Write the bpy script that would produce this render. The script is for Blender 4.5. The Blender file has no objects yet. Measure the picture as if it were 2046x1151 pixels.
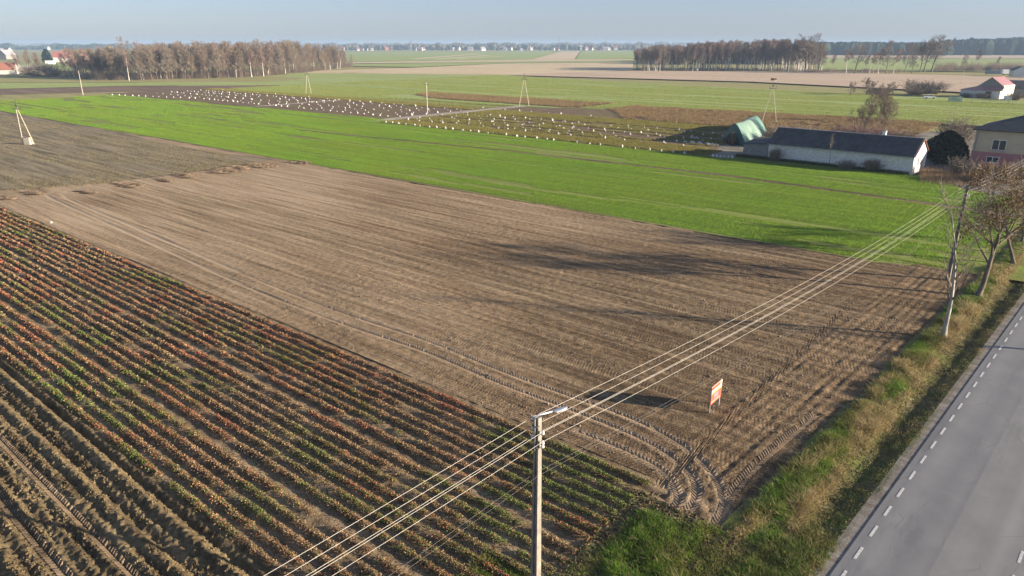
import bpy, math, random
import numpy as np
from mathutils import Vector

sc = bpy.context.scene
COL = sc.collection
rad = math.radians

# ------------------------------------------------------------------ camera, sky, sun, exposure
CAM_H, FOC, HOR = 21.0, 1400.0, 88.0
PITCH = math.atan((575.5 - HOR) / FOC)
cam = bpy.data.cameras.new('camera')
cam.sensor_width = 36.0
cam.lens = 36.0 * FOC / 2046.0
cam.clip_start, cam.clip_end = 0.5, 40000.0
cam_o = bpy.data.objects.new('camera', cam)
COL.objects.link(cam_o)
cam_o.location = (0, 0, CAM_H)
cam_o.rotation_euler = (math.pi / 2 - PITCH, 0, 0)
sc.camera = cam_o

SUN_EL, SUN_AZ = rad(13.0), rad(105.0)          # azimuth clockwise from +Y (the view direction)
world = bpy.data.worlds.new('World')
sc.world = world
world.use_nodes = True
wn = world.node_tree
bg = wn.nodes['Background']
sky = wn.nodes.new('ShaderNodeTexSky')
sky.sky_type = 'NISHITA'
sky.sun_disc = False
sky.sun_elevation, sky.sun_rotation = SUN_EL, SUN_AZ
sky.altitude, sky.air_density, sky.dust_density, sky.ozone_density = 100, 1.0, 0.6, 2.2
tint = wn.nodes.new('ShaderNodeMix'); tint.data_type = 'RGBA'; tint.blend_type = 'MULTIPLY'; tint.inputs[0].default_value = 1.0
tint.inputs[7].default_value = (0.54, 0.59, 0.80, 1)
veil = wn.nodes.new('ShaderNodeMix'); veil.data_type = 'RGBA'; veil.inputs[0].default_value = 0.6       # thin even high cloud
veil.inputs[7].default_value = (0.80, 0.95, 1.28, 1)
wn.links.new(sky.outputs[0], tint.inputs[6]); wn.links.new(tint.outputs[2], veil.inputs[6]); wn.links.new(veil.outputs[2], bg.inputs[0])
bg.inputs[1].default_value = 0.10
sun = bpy.data.lights.new('sun', 'SUN')
sun.energy, sun.angle, sun.color = 4.3, rad(0.6), (1.0, 0.86, 0.68)
sun_o = bpy.data.objects.new('sun', sun)
COL.objects.link(sun_o)
sd = Vector((math.sin(SUN_AZ) * math.cos(SUN_EL), math.cos(SUN_AZ) * math.cos(SUN_EL), math.sin(SUN_EL)))
sun_o.rotation_euler = sd.to_track_quat('Z', 'Y').to_euler()
sc.view_settings.view_transform = 'Standard'
sc.view_settings.look = 'None'
sc.view_settings.gamma = 1.0
sc.view_settings.exposure = 1.9
sc.view_settings.use_curve_mapping = False
sc.render.engine = 'CYCLES'
sc.cycles.use_denoising = True
sc.cycles.max_bounces = 5
sc.cycles.volume_bounces = 0

# ------------------------------------------------------------------ frames of the place
CP, SP = math.cos(PITCH), math.sin(PITCH)
def G(x, y, z=0.0):
    """where a sight line meets the ground plane: the survey of the place"""
    u, v = (x - 1023) / FOC, (y - 575.5) / FOC
    t = (CAM_H - z) / (SP + v * CP)
    return np.array([u * t, (CP - v * SP) * t])
FO = np.array([7.574, 30.491])                   # corner of the strawberry field
ES = np.array([0.77118, -0.63662])               # along the crop rows, towards the road
EN = np.array([0.63662, 0.77118])                # across the rows, away from the viewer
RO = np.array([16.236, 26.257])                  # road edge line
ER = np.array([0.68554, 0.72804])                # along the road
NR = np.array([0.72804, -0.68554])               # across the road, to the right
def S(s, n):
    s, n = np.asarray(s, float), np.asarray(n, float)
    return FO[0] + s * ES[0] + n * EN[0], FO[1] + s * ES[1] + n * EN[1]
def to_S(x, y):
    return (x - FO[0]) * ES[0] + (y - FO[1]) * ES[1], (x - FO[0]) * EN[0] + (y - FO[1]) * EN[1]
def R(a, o):
    a, o = np.asarray(a, float), np.asarray(o, float)
    return RO[0] + a * ER[0] + o * NR[0], RO[1] + a * ER[1] + o * NR[1]
def to_R(x, y):
    return (x - RO[0]) * ER[0] + (y - RO[1]) * ER[1], (x - RO[0]) * NR[0] + (y - RO[1]) * NR[1]

# ------------------------------------------------------------------ noise
def _hash(ix, iy, seed):
    h = (ix.astype(np.int64) * 374761393 + iy.astype(np.int64) * 668265263 + seed * 974711 + 1013904223) & 0xffffffff
    h = ((h ^ (h >> 13)) * 1274126177) & 0xffffffff
    h = ((h ^ (h >> 16)) * 2246822519) & 0xffffffff
    return ((h ^ (h >> 15)) & 0xffffff) / float(0xffffff)
def vnoise(x, y, seed=0):
    x, y = np.asarray(x, float), np.asarray(y, float)
    ix, iy = np.floor(x), np.floor(y)
    fx, fy = x - ix, y - iy
    fx, fy = fx * fx * (3 - 2 * fx), fy * fy * (3 - 2 * fy)
    a, b = _hash(ix, iy, seed), _hash(ix + 1, iy, seed)
    c, d = _hash(ix, iy + 1, seed), _hash(ix + 1, iy + 1, seed)
    return a + (b - a) * fx + (c - a) * fy + (a - b - c + d) * fx * fy
def fbm(x, y, octv=3, seed=0):
    t, amp, tot = 0.0, 1.0, 0.0
    for k in range(octv):
        t = t + amp * vnoise(x * 2 ** k, y * 2 ** k, seed + 17 * k)
        tot += amp
        amp *= 0.5
    return t / tot
def smooth(a, b, x):
    t = np.clip((np.asarray(x, float) - a) / (b - a), 0, 1)
    return t * t * (3 - 2 * t)

# ------------------------------------------------------------------ objects
def tag(o, label=None, cat=None, group=None, kind=None):
    if label: o['label'] = label
    if cat: o['category'] = cat
    if group: o['group'] = group
    if kind: o['kind'] = kind
    return o
def empty(name, loc, label=None, cat=None, group=None):
    o = bpy.data.objects.new(name, None)
    o.empty_display_size = 0.3
    o.location = loc
    COL.objects.link(o)
    return tag(o, label, cat, group)
def link_mesh(name, me, parent=None):
    o = bpy.data.objects.new(name, me)
    COL.objects.link(o)
    if parent is not None:
        o.parent = parent
    return o
def np_mesh(name, V, F, mat, col=None, smooth_=False, uv=None):
    """V (n,3); F (m,3) or (m,4); col per vertex (n,3); uv per vertex (n,2)"""
    V = np.ascontiguousarray(V, np.float32); F = np.ascontiguousarray(F, np.int32)
    me = bpy.data.meshes.new(name)
    k = F.shape[1]
    me.vertices.add(len(V)); me.vertices.foreach_set('co', V.ravel())
    me.loops.add(F.size); me.loops.foreach_set('vertex_index', F.ravel())
    me.polygons.add(len(F))
    me.polygons.foreach_set('loop_start', np.arange(0, F.size, k, dtype=np.int32))
    me.polygons.foreach_set('use_smooth', np.full(len(F), bool(smooth_)))
    if col is not None:
        at = me.attributes.new('Col', 'FLOAT_COLOR', 'POINT')
        c4 = np.ones((len(V), 4), np.float32); c4[:, :3] = col
        at.data.foreach_set('color', c4.ravel())
    if uv is not None:
        ul = me.uv_layers.new(name='UVMap')
        ul.data.foreach_set('uv', np.ascontiguousarray(uv, np.float32)[F.ravel()].ravel())
    me.update(calc_edges=True)
    if mat: me.materials.append(mat)
    return me
def grid_faces(nu, nv):
    i = np.arange(nu - 1)[:, None] * nv + np.arange(nv - 1)[None, :]
    return np.stack([i, i + nv, i + nv + 1, i + 1], -1).reshape(-1, 4)
class MB:
    """collects shapes in world space, builds them as one mesh"""
    def __init__(self): self.v, self.f = [], []
    def add(self, V, F):
        o = len(self.v); self.v += [tuple(map(float, p)) for p in V]; self.f += [tuple(int(i) + o for i in f) for f in F]; return self
    def frame_box(self, c, a, b, h, z0, z1):
        """c: xy corner-centre, a: half vector (2), b: half vector (2)"""
        c, a, b = map(np.asarray, (c, a, b))
        q = [c - a - b, c + a - b, c + a + b, c - a + b]
        V = [(p[0], p[1], z0) for p in q] + [(p[0], p[1], z1) for p in q]
        return self.add(V, [(3, 2, 1, 0), (4, 5, 6, 7), (0, 1, 5, 4), (1, 2, 6, 5), (2, 3, 7, 6), (3, 0, 4, 7)])
    def obox(self, c, ax, ay, az):
        """box from centre and three half vectors"""
        c, ax, ay, az = (np.asarray(q, float) for q in (c, ax, ay, az))
        V = [c + i * ax + j * ay + k * az for k in (-1, 1) for (i, j) in ((-1, -1), (1, -1), (1, 1), (-1, 1))]
        return self.add(V, [(3, 2, 1, 0), (4, 5, 6, 7), (0, 1, 5, 4), (1, 2, 6, 5), (2, 3, 7, 6), (3, 0, 4, 7)])
    def tube(self, pts, radii, k=8, cap=True):
        pts = [np.asarray(p, float) for p in pts]
        if np.isscalar(radii): radii = [radii] * len(pts)
        V, F = [], []
        for i, p in enumerate(pts):
            d = pts[min(i + 1, len(pts) - 1)] - pts[max(i - 1, 0)]
            d /= np.linalg.norm(d) + 1e-9
            a = np.cross(d, (0, 0, 1) if abs(d[2]) < 0.9 else (1, 0, 0)); a /= np.linalg.norm(a)
            b = np.cross(d, a)
            for j in range(k):
                t = 2 * math.pi * j / k
                V.append(p + radii[i] * (math.cos(t) * a + math.sin(t) * b))
        n = len(pts)
        for i in range(n - 1):
            for j in range(k):
                F.append((i * k + j, (i + 1) * k + j, (i + 1) * k + (j + 1) % k, i * k + (j + 1) % k))
        if cap:
            F += [tuple(range(k)), tuple(reversed(range((n - 1) * k, n * k)))]
        return self.add(V, F)
    def build(self, name, mat, parent=None, smooth_=False):
        off = np.array(parent.matrix_basis.translation) if parent is not None and parent.parent is None else np.zeros(3)
        if parent is not None and parent.parent is not None:
            off = np.array(parent.parent.matrix_basis.translation) + np.array(parent.matrix_basis.translation)
        me = bpy.data.meshes.new(name)
        me.from_pydata([tuple(np.asarray(p) - off) for p in self.v], [], self.f)
        if smooth_:
            me.polygons.foreach_set('use_smooth', [True] * len(me.polygons))
        me.update()
        me.materials.append(mat)
        return link_mesh(name, me, parent)
def copy_tree(o, parent=None):
    c = o.copy(); COL.objects.link(c); c.parent = parent
    for ch in o.children:
        copy_tree(ch, c)
    return c

# ------------------------------------------------------------------ materials
class MT:
    def __init__(self, name):
        self.m = bpy.data.materials.new(name); self.m.use_nodes = True
        self.t = self.m.node_tree; self.t.nodes.clear()
        self.o = self.t.nodes.new('ShaderNodeOutputMaterial')
        self.pos = self.t.nodes.new('ShaderNodeNewGeometry').outputs['Position']
    def node(self, ty, ins=None, **kw):
        n = self.t.nodes.new(ty)
        for k, v in kw.items(): setattr(n, k, v)
        for k, v in (ins or {}).items(): self.put(n.inputs[k], v)
        return n
    def put(self, sock, v):
        if hasattr(v, 'is_linked') or isinstance(v, bpy.types.NodeSocket): self.t.links.new(v, sock)
        elif isinstance(v, (tuple, list)) and len(v) == 3 and len(sock.default_value) == 4: sock.default_value = (*v, 1)
        else: sock.default_value = v
    def mapping(self, vec, scale=(1, 1, 1), rotz=0.0, loc=(0, 0, 0)):
        return self.node('ShaderNodeMapping', {'Vector': vec, 'Scale': scale, 'Rotation': (0, 0, rotz), 'Location': loc}).outputs[0]
    def field(self):
        a = -math.atan2(ES[1], ES[0]); c, s = math.cos(a), math.sin(a)
        return self.mapping(self.pos, rotz=a, loc=(-(c * FO[0] - s * FO[1]), -(s * FO[0] + c * FO[1]), 0))
    def road(self):
        a = -math.atan2(ER[1], ER[0]); c, s = math.cos(a), math.sin(a)
        return self.mapping(self.pos, rotz=a, loc=(-(c * RO[0] - s * RO[1]), -(s * RO[0] + c * RO[1]), 0))
    def noise(self, vec, scale=1.0, detail=3, rough=0.55):
        return self.node('ShaderNodeTexNoise', {'Vector': vec, 'Scale': scale, 'Detail': detail, 'Roughness': rough}).outputs[0]
    def vor(self, vec, scale):
        return self.node('ShaderNodeTexVoronoi', {'Vector': vec, 'Scale': scale}).outputs[0]
    def ramp(self, fac, stops):
        r = self.node('ShaderNodeValToRGB', {'Fac': fac}); e = r.color_ramp.elements
        while len(e) < len(stops): e.new(0.5)
        for el, (p, c) in zip(e, stops):
            el.position = p; el.color = (*c, 1) if len(c) == 3 else c
        return r.outputs[0]
    def map(self, v, a, b, c=0.0, d=1.0):
        return self.node('ShaderNodeMapRange', {'Value': v, 'From Min': a, 'From Max': b, 'To Min': c, 'To Max': d}).outputs[0]
    def mix(self, fac, a, b, mode='MIX'):
        n = self.node('ShaderNodeMix', data_type='RGBA', blend_type=mode)
        self.put(n.inputs[0], fac); self.put(n.inputs[6], a); self.put(n.inputs[7], b)
        return n.outputs[2]
    def math(self, op, a, b=None):
        n = self.node('ShaderNodeMath', operation=op)
        self.put(n.inputs[0], a)
        if b is not None: self.put(n.inputs[1], b)
        return n.outputs[0]
    def sep(self, v): return self.node('ShaderNodeSeparateXYZ', {0: v}).outputs
    def bump(self, h, strength=1.0, dist=0.05, normal=None):
        ins = {'Height': h, 'Strength': strength, 'Distance': dist}
        if normal is not None: ins['Normal'] = normal
        return self.node('ShaderNodeBump', ins).outputs[0]
    def out(self, col, rough=0.95, normal=None, spec=0.1, metal=0.0, trans=0.0, tcol=None):
        ins = {'Base Color': col, 'Roughness': rough, 'Specular IOR Level': spec, 'Metallic': metal}
        if normal is not None: ins['Normal'] = normal
        sh = self.node('ShaderNodeBsdfPrincipled', ins).outputs[0]
        if trans:
            t = self.node('ShaderNodeBsdfTranslucent', {'Color': tcol if tcol is not None else col}).outputs[0]
            mx = self.node('ShaderNodeMixShader'); self.put(mx.inputs[0], trans)
            self.t.links.new(sh, mx.inputs[1]); self.t.links.new(t, mx.inputs[2]); sh = mx.outputs[0]
        self.t.links.new(sh, self.o.inputs[0])
        return self.m
def plain(name, c, c2=None, scale=3.0, rough=0.85, spec=0.2, bump=0.0, metal=0.0, stretch=(1, 1, 1)):
    m = MT(name)
    c2 = c2 or tuple(q * 0.7 for q in c)
    vec = m.node('ShaderNodeTexCoord').outputs['Object']
    vec = m.mapping(vec, scale=stretch)
    f = m.noise(vec, scale, 4, 0.6)
    col = m.ramp(f, [(0.3, c2), (0.7, c)])
    nr = m.bump(m.noise(vec, scale * 6, 2), 0.6, bump) if bump else None
    return m.out(col, rough, nr, spec, metal)
def leafmat(name, trans=0.35, tint=(1, 1, 1), scale=0.6, amount=0.35):
    m = MT(name)
    c = m.node('ShaderNodeAttribute', attribute_name='Col').outputs[0]
    f = m.noise(m.pos, scale, 3)
    c = m.mix(m.map(f, 0.3, 0.7, amount, 0.0), c, (0.0, 0.0, 0.0))
    c = m.mix(1.0, c, tint, 'MULTIPLY')
    return m.out(c, 0.7, None, 0.15, 0, trans)

# soil of the big harrowed field
def mat_bare():
    m = MT('harrowed_soil')
    f = m.field(); x = m.sep(f)
    streak = m.noise(m.mapping(f, (0.05, 1.1, 1)), 1.0, 5, 0.62)
    patch = m.noise(m.mapping(f, (0.03, 0.06, 1)), 1.0, 3)
    fine = m.noise(m.pos, 2.2, 6, 0.7)
    grain = m.noise(m.pos, 11.0, 3, 0.7)
    dark_to_road = m.map(x[0], -85, 4, -0.05, 0.125)  # soil gets darker towards the road
    v = m.math('ADD', m.math('MULTIPLY', streak, 0.55), m.math('MULTIPLY', fine, 0.45))
    v = m.math('ADD', v, m.math('MULTIPLY', m.math('SUBTRACT', patch, 0.5), 0.35))
    v = m.math('ADD', v, m.math('MULTIPLY', m.math('SUBTRACT', grain, 0.5), 0.25))
    v = m.math('SUBTRACT', v, dark_to_road)
    col = m.ramp(v, [(0.33, (0.10, 0.069, 0.040)), (0.44, (0.20, 0.143, 0.084)), (0.54, (0.295, 0.216, 0.132)), (0.65, (0.39, 0.295, 0.187))])
    red = m.map(m.noise(m.mapping(f, (0.02, 0.09, 1), loc=(3, 9, 0)), 1.0, 2), 0.45, 0.7, 0.0, 0.35)
    col = m.mix(red, col, m.mix(1.0, col, (1.0, 0.86, 0.80), 'MULTIPLY'))
    sr = m.node('ShaderNodeSeparateColor', {0: m.node('ShaderNodeAttribute', attribute_name='Col').outputs[0]}).outputs
    col = m.mix(m.math('MULTIPLY', sr[0], 0.7), col, (0.37, 0.285, 0.195))          # earth pressed pale by the wheels
    col = m.mix(sr[1], col, (0.062, 0.043, 0.028))                                  # darker earth of the edge furrow
    # clods and roller ribs
    lane = m.math('FRACT', m.math('MULTIPLY', x[1], 0.43))
    skew = m.math('ABSOLUTE', m.math('SUBTRACT', lane, 0.5))
    rib = m.math('SINE', m.math('MULTIPLY', m.math('ADD', x[0], m.math('MULTIPLY', skew, 0.9)), 26.0))
    ribmask = m.map(m.noise(m.mapping(f, (0.05, 0.35, 1), loc=(11, 3, 0)), 1.0, 2), 0.42, 0.6, 0.0, 1.0)
    ribmask = m.math('MULTIPLY', ribmask, m.map(x[0], -55, -25, 0.15, 1.0))
    h = m.math('ADD', m.math('MULTIPLY', m.noise(m.pos, 7.0, 4, 0.65), 1.6), m.math('MULTIPLY', m.math('MULTIPLY', rib, ribmask), 0.15))
    h = m.math('ADD', h, m.math('MULTIPLY', m.noise(m.mapping(f, (0.12, 5.0, 1)), 1.0, 3), 1.3))
    return m.out(col, 0.95, m.bump(h, 0.8, 0.07), 0.05)
def mat_soil(name, dark, mid, light, bumpd=0.05, scale=1.6, green=None):
    m = MT(name)
    f = m.field()
    v = m.math('ADD', m.math('MULTIPLY', m.noise(m.mapping(f, (0.2, 1.3, 1)), 1.0, 4, 0.6), 0.5), m.math('MULTIPLY', m.noise(m.pos, scale, 6, 0.68), 0.5))
    col = m.ramp(v, [(0.38, dark), (0.5, mid), (0.62, light)])
    if green:
        g = m.map(m.noise(m.mapping(f, (0.06, 0.5, 1), loc=(5, 1, 0)), 1.0, 4), 0.48, 0.66)
        col = m.mix(g, col, green)
    h = m.noise(m.pos, 6.0, 5, 0.68)
    return m.out(col, 0.95, m.bump(h, 0.9, bumpd), 0.05)
def mat_sheet(name, c1, c2, c3=None, sx=0.03, sy=0.5, bumpd=0.12, fine=1.3, frame='field', lines=0.0):
    """far crop or stubble sheet: streaks along the working direction"""
    m = MT(name)
    f = m.field() if frame == 'field' else m.pos
    a = m.noise(m.mapping(f, (sx, sy, 1)), 1.0, 5, 0.6)
    b = m.noise(m.pos, fine, 4, 0.7)
    v = m.math('ADD', m.math('MULTIPLY', a, 0.6), m.math('MULTIPLY', b, 0.4))
    st = [(0.41, c1), (0.59, c2)] if c3 is None else [(0.39, c1), (0.5, c2), (0.61, c3)]
    col = m.ramp(v, st)
    if lines:
        y = m.sep(f)[1]
        l = m.math('POWER', m.math('ABSOLUTE', m.math('SINE', m.math('MULTIPLY', y, lines))), 24.0)
        col = m.mix(m.math('MULTIPLY', l, 0.45), col, (0.12, 0.10, 0.05))
    h = m.noise(m.pos, fine * 3, 3, 0.7)
    return m.out(col, 0.95, m.bump(h, 0.9, bumpd), 0.05)
def mat_asphalt():
    m = MT('asphalt')
    r = m.road()
    tracks = m.noise(m.mapping(r, (0.004, 0.75, 1)), 1.0, 2)
    g = m.noise(m.pos, 26.0, 3, 0.8)
    b = m.noise(m.pos, 0.5, 5, 0.6)
    v = m.math('ADD', m.math('MULTIPLY', tracks, 0.45), m.math('ADD', m.math('MULTIPLY', g, 0.3), m.math('MULTIPLY', b, 0.25)))
    col = m.ramp(v, [(0.38, (0.12, 0.12, 0.12)), (0.62, (0.18, 0.178, 0.174))])
    off = m.sep(r)[1]
    wheel = m.map(m.math('ABSOLUTE', m.math('SINE', m.math('MULTIPLY', m.math('ADD', off, 0.05), 2.42))), 0.35, 0.95, 0.0, 0.28)
    col = m.mix(m.math('MULTIPLY', wheel, m.map(b, 0.35, 0.65, 0.4, 1.0)), col, (0.23, 0.225, 0.215))
    stain = m.map(m.noise(m.mapping(r, (0.12, 0.5, 1), loc=(7, 3, 0)), 1.0, 5, 0.7), 0.56, 0.66, 0.0, 0.4)
    col = m.mix(stain, col, (0.085, 0.085, 0.086))
    cr = m.node('ShaderNodeTexVoronoi', {'Vector': m.mapping(r, (0.22, 0.5, 1)), 'Scale': 1.0}, feature='DISTANCE_TO_EDGE').outputs[0]
    crack = m.math('MULTIPLY', m.map(cr, 0.0, 0.008, 1.0, 0.0), m.map(b, 0.5, 0.62))
    col = m.mix(m.math('MULTIPLY', crack, 0.6), col, (0.03, 0.03, 0.03))
    return m.out(col, 0.75, m.bump(g, 0.35, 0.01), 0.35)

M = {}
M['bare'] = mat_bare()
M['straw_soil'] = mat_soil('strawberry_soil', (0.095, 0.065, 0.038), (0.19, 0.136, 0.08), (0.285, 0.21, 0.128), 0.06)
M['plough'] = mat_soil('ploughed_soil', (0.06, 0.043, 0.024), (0.13, 0.096, 0.052), (0.215, 0.165, 0.092), 0.08, 3.5)
M['sack_soil'] = mat_soil('bed_soil', (0.075, 0.048, 0.034), (0.15, 0.10, 0.07), (0.23, 0.163, 0.118), 0.1, 0.7, (0.15, 0.145, 0.045))
M['lug'] = mat_soil('pressed_soil', (0.15, 0.108, 0.07), (0.22, 0.16, 0.105), (0.30, 0.225, 0.15), 0.02)
M['lug_dark'] = mat_soil('pressed_damp_soil', (0.07, 0.05, 0.034), (0.15, 0.11, 0.072), (0.24, 0.18, 0.12), 0.02)
M['turned'] = mat_soil('turned_soil', (0.05, 0.037, 0.026), (0.10, 0.073, 0.05), (0.18, 0.13, 0.09), 0.04)
M['wheat_ground'] = mat_sheet('wheat_ground', (0.15, 0.15, 0.05), (0.19, 0.25, 0.05), None, 0.02, 0.7, 0.1)
def wheatmat():
    m = MT('wheat_blade')
    c = m.node('ShaderNodeAttribute', attribute_name='Col').outputs[0]
    f = m.field()
    a = m.noise(m.mapping(f, (0.03, 0.7, 1)), 1.0, 4, 0.65); b = m.noise(m.mapping(f, (0.04, 0.07, 1), loc=(4, 2, 0)), 1.0, 3); d = m.noise(m.mapping(f, (0.35, 2.2, 1)), 1.0, 2)
    c = m.mix(m.map(m.math('ADD', m.math('MULTIPLY', a, 0.6), m.math('MULTIPLY', d, 0.4)), 0.38, 0.6, 0.42, 0.0), c, (0.055, 0.075, 0.018))
    c = m.mix(m.map(b, 0.42, 0.66, 0.0, 0.5), c, m.mix(1.0, c, (1.25, 0.92, 1.1), 'MULTIPLY'))
    return m.out(c, 0.7, None, 0.15, 0, 0.42)
M['wheat_blade'] = wheatmat()
M['crop_leaf'] = leafmat('crop_leaf', 0.25)
M['grass'] = leafmat('grass_blade', 0.35)
M['dry'] = plain('dry_stem', (0.34, 0.25, 0.14), (0.2, 0.14, 0.08))
M['verge'] = mat_soil('verge_soil', (0.07, 0.058, 0.03), (0.13, 0.11, 0.05), (0.21, 0.175, 0.09), 0.05, 2.0, (0.12, 0.14, 0.035))
M['gravel'] = mat_soil('gravel', (0.12, 0.10, 0.08), (0.2, 0.175, 0.145), (0.3, 0.27, 0.23), 0.02, 9.0)
M['asphalt'] = mat_asphalt()
M['paint'] = plain('road_paint', (0.58, 0.58, 0.55), (0.25, 0.25, 0.245), 6.0, 0.7)
M['stubble'] = mat_sheet('stubble', (0.085, 0.072, 0.045), (0.19, 0.155, 0.098), (0.28, 0.225, 0.145), 0.05, 0.8, 0.12)
M['far_green'] = mat_sheet('far_green_crop', (0.23, 0.275, 0.085), (0.30, 0.335, 0.125), None, 0.012, 0.22, 0.2, 0.3)
M['olive'] = mat_sheet('olive_grass', (0.22, 0.2, 0.08), (0.31, 0.28, 0.12), None, 0.01, 0.3, 0.2, 0.4)
M['tan'] = mat_sheet('tan_stubble', (0.38, 0.29, 0.17), (0.48, 0.38, 0.235), (0.56, 0.46, 0.30), 0.01, 0.2, 0.2, 0.35)
M['pink_tan'] = mat_sheet('mown_stubble', (0.33, 0.24, 0.165), (0.43, 0.325, 0.225), (0.5, 0.39, 0.275), 0.012, 0.25, 0.2, 0.3)
M['brown_far'] = mat_sheet('far_plough', (0.12, 0.085, 0.06), (0.2, 0.145, 0.10), None, 0.02, 0.3, 0.2, 0.4)
M['weeds'] = mat_sheet('weeds_ground', (0.09, 0.07, 0.04), (0.17, 0.13, 0.075), None, 0.1, 0.3, 0.2, 0.5)
M['path'] = mat_sheet('path_earth', (0.25, 0.21, 0.16), (0.38, 0.33, 0.26), None, 0.2, 0.2, 0.05, 1.0)
M['yard'] = mat_sheet('yard_earth', (0.14, 0.13, 0.10), (0.23, 0.2, 0.16), None, 0.2, 0.2, 0.05, 0.7)
M['bark'] = plain('bark', (0.2, 0.165, 0.125), (0.09, 0.072, 0.055), 4.0, 0.9, 0.05, 0.02, stretch=(1, 1, 0.3))
M['twig'] = plain('twig', (0.235, 0.175, 0.135), (0.16, 0.12, 0.093), 0.3, 0.9, 0.05)
M['twig_red'] = plain('birch_twig', (0.27, 0.18, 0.15), (0.19, 0.125, 0.105), 0.3, 0.9, 0.05)
M['twig_grey'] = plain('grey_twig', (0.24, 0.2, 0.155), (0.15, 0.125, 0.1), 0.3, 0.9, 0.05)
M['twig_yellow'] = plain('yellow_twig', (0.29, 0.22, 0.15), (0.2, 0.155, 0.11), 0.3, 0.9, 0.05)
M['birch'] = plain('birch_bark', (0.74, 0.69, 0.61), (0.42, 0.38, 0.33), 1.6, 0.8, 0.1, stretch=(1, 1, 0.6))
M['pale_bark'] = plain('pale_bark', (0.5, 0.47, 0.41), (0.16, 0.148, 0.125), 1.7, 0.85, 0.1, 0.02, stretch=(1, 1, 0.5))
M['conifer'] = leafmat('needle', 0.15)
M['concrete'] = plain('concrete', (0.28, 0.25, 0.21), (0.17, 0.153, 0.13), 3.0, 0.9, 0.1, 0.01)
M['concrete_pale'] = plain('pale_concrete', (0.48, 0.43, 0.34), (0.34, 0.3, 0.235), 2.0, 0.9, 0.1)
M['slot'] = plain('slot_shadow', (0.13, 0.12, 0.11), None, 3.0)
M['galv'] = plain('galvanised', (0.55, 0.57, 0.6), (0.42, 0.44, 0.47), 4.0, 0.35, 0.5, 0, 0.7)
M['porcelain'] = plain('porcelain', (0.8, 0.79, 0.77), (0.66, 0.65, 0.63), 5.0, 0.25, 0.5)
M['wire'] = plain('aluminium_wire', (0.6, 0.56, 0.48), (0.42, 0.39, 0.33), 3.0, 0.6, 0.3)
M['wire_dark'] = plain('service_wire', (0.3, 0.28, 0.25), None, 3.0, 0.6, 0.3)
M['steel_dark'] = plain('dark_steel', (0.07, 0.07, 0.07), None, 3.0, 0.6, 0.3)
M['sack'] = plain('white_sack', (0.66, 0.65, 0.62), (0.42, 0.41, 0.39), 3.0, 0.8, 0.2)

# ------------------------------------------------------------------ ground and road
def struct(o): return tag(o, kind='structure')
def sheet(name, pts, z, mat, kind='structure'):
    V = [(p[0], p[1], z) for p in pts]
    a = sum(V[i][0] * V[(i + 1) % len(V)][1] - V[(i + 1) % len(V)][0] * V[i][1] for i in range(len(V)))
    if a < 0: V = V[::-1]
    me = bpy.data.meshes.new(name); me.from_pydata(V, [], [tuple(range(len(V)))]); me.update(); me.materials.append(mat)
    return tag(link_mesh(name, me), kind=kind)
def px(*q): return [G(*p) for p in q]
def sn(*q): return [np.array(S(*p)) for p in q]
T = np.linspace(0, 2 * math.pi, 65)[:-1]
sheet('ground', [(9500 * math.cos(t), 9500 * math.sin(t)) for t in T], -0.7, M['olive'])

# tyre paths in field coordinates (s, n)
PATHS = [
    [(-107, 14.0), (-106.5, 11), (-104, 9.2), (-100, 7.7), (-77.7, 6.5), (-48, 4.9), (-39, 4.55), (-30.7, 4.5), (-22, 4.85), (-14.3, 4.5), (-9, 4.5), (-4.8, 4.55), (-1.2, 3.95), (1.6, 2.45), (3.2, 0.5), (3.6, -1.6), (3.0, -3.4)],
    [(-109, 13.0), (-108, 9.5), (-105, 7.4), (-101.7, 6.3), (-73.3, 4.75), (-44.6, 3.05), (-36, 2.95), (-29, 3.0), (-20.4, 3.4), (-13.4, 3.05), (-8.2, 3.1), (-3.9, 3.0), (-1.1, 2.5), (1.1, 1.4), (2.1, -0.4), (2.0, -2.2), (1.4, -3.6)],
    [(-6.0, 1.25), (-3.0, 1.3), (-0.4, 0.9), (1.2, -0.4), (1.7, -2.0), (1.2, -3.6)],
    [(3.9, 12.0), (3.4, 7.0), (3.2, 3.5), (3.4, 0.0), (4.2, -2.0)],
]
def densify(path, step):
    p = np.array(path, float)
    # Catmull-Rom
    q = []
    for i in range(len(p) - 1):
        a, b, c, d = p[max(i - 1, 0)], p[i], p[i + 1], p[min(i + 2, len(p) - 1)]
        n = max(2, int(np.linalg.norm(c - b) / step))
        for t in np.linspace(0, 1, n, endpoint=False):
            q.append(0.5 * (2 * b + (c - a) * t + (2 * a - 5 * b + 4 * c - d) * t * t + (3 * b - a - 3 * c + d) * t ** 3))
    q.append(p[-1])
    return np.array(q)
def path_dist(path, s, n):
    best = np.full(s.shape, 9.0)
    lo, hi = path.min(0) - 1, path.max(0) + 1
    m = (s > lo[0]) & (s < hi[0]) & (n > lo[1]) & (n < hi[1])
    ss, nn = s[m], n[m]; b = np.full(ss.shape, 9.0)
    for a, c in zip(path[:-1], path[1:]):
        d = c - a; L2 = d @ d + 1e-9
        t = np.clip(((ss - a[0]) * d[0] + (nn - a[1]) * d[1]) / L2, 0, 1)
        b = np.minimum(b, np.hypot(ss - a[0] - t * d[0], nn - a[1] - t * d[1]))
    best[m] = b
    return best
PD = [densify(p, 1.5) for p in PATHS]
RUT = [0.05, 0.055, 0.03, 0.03]
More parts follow.
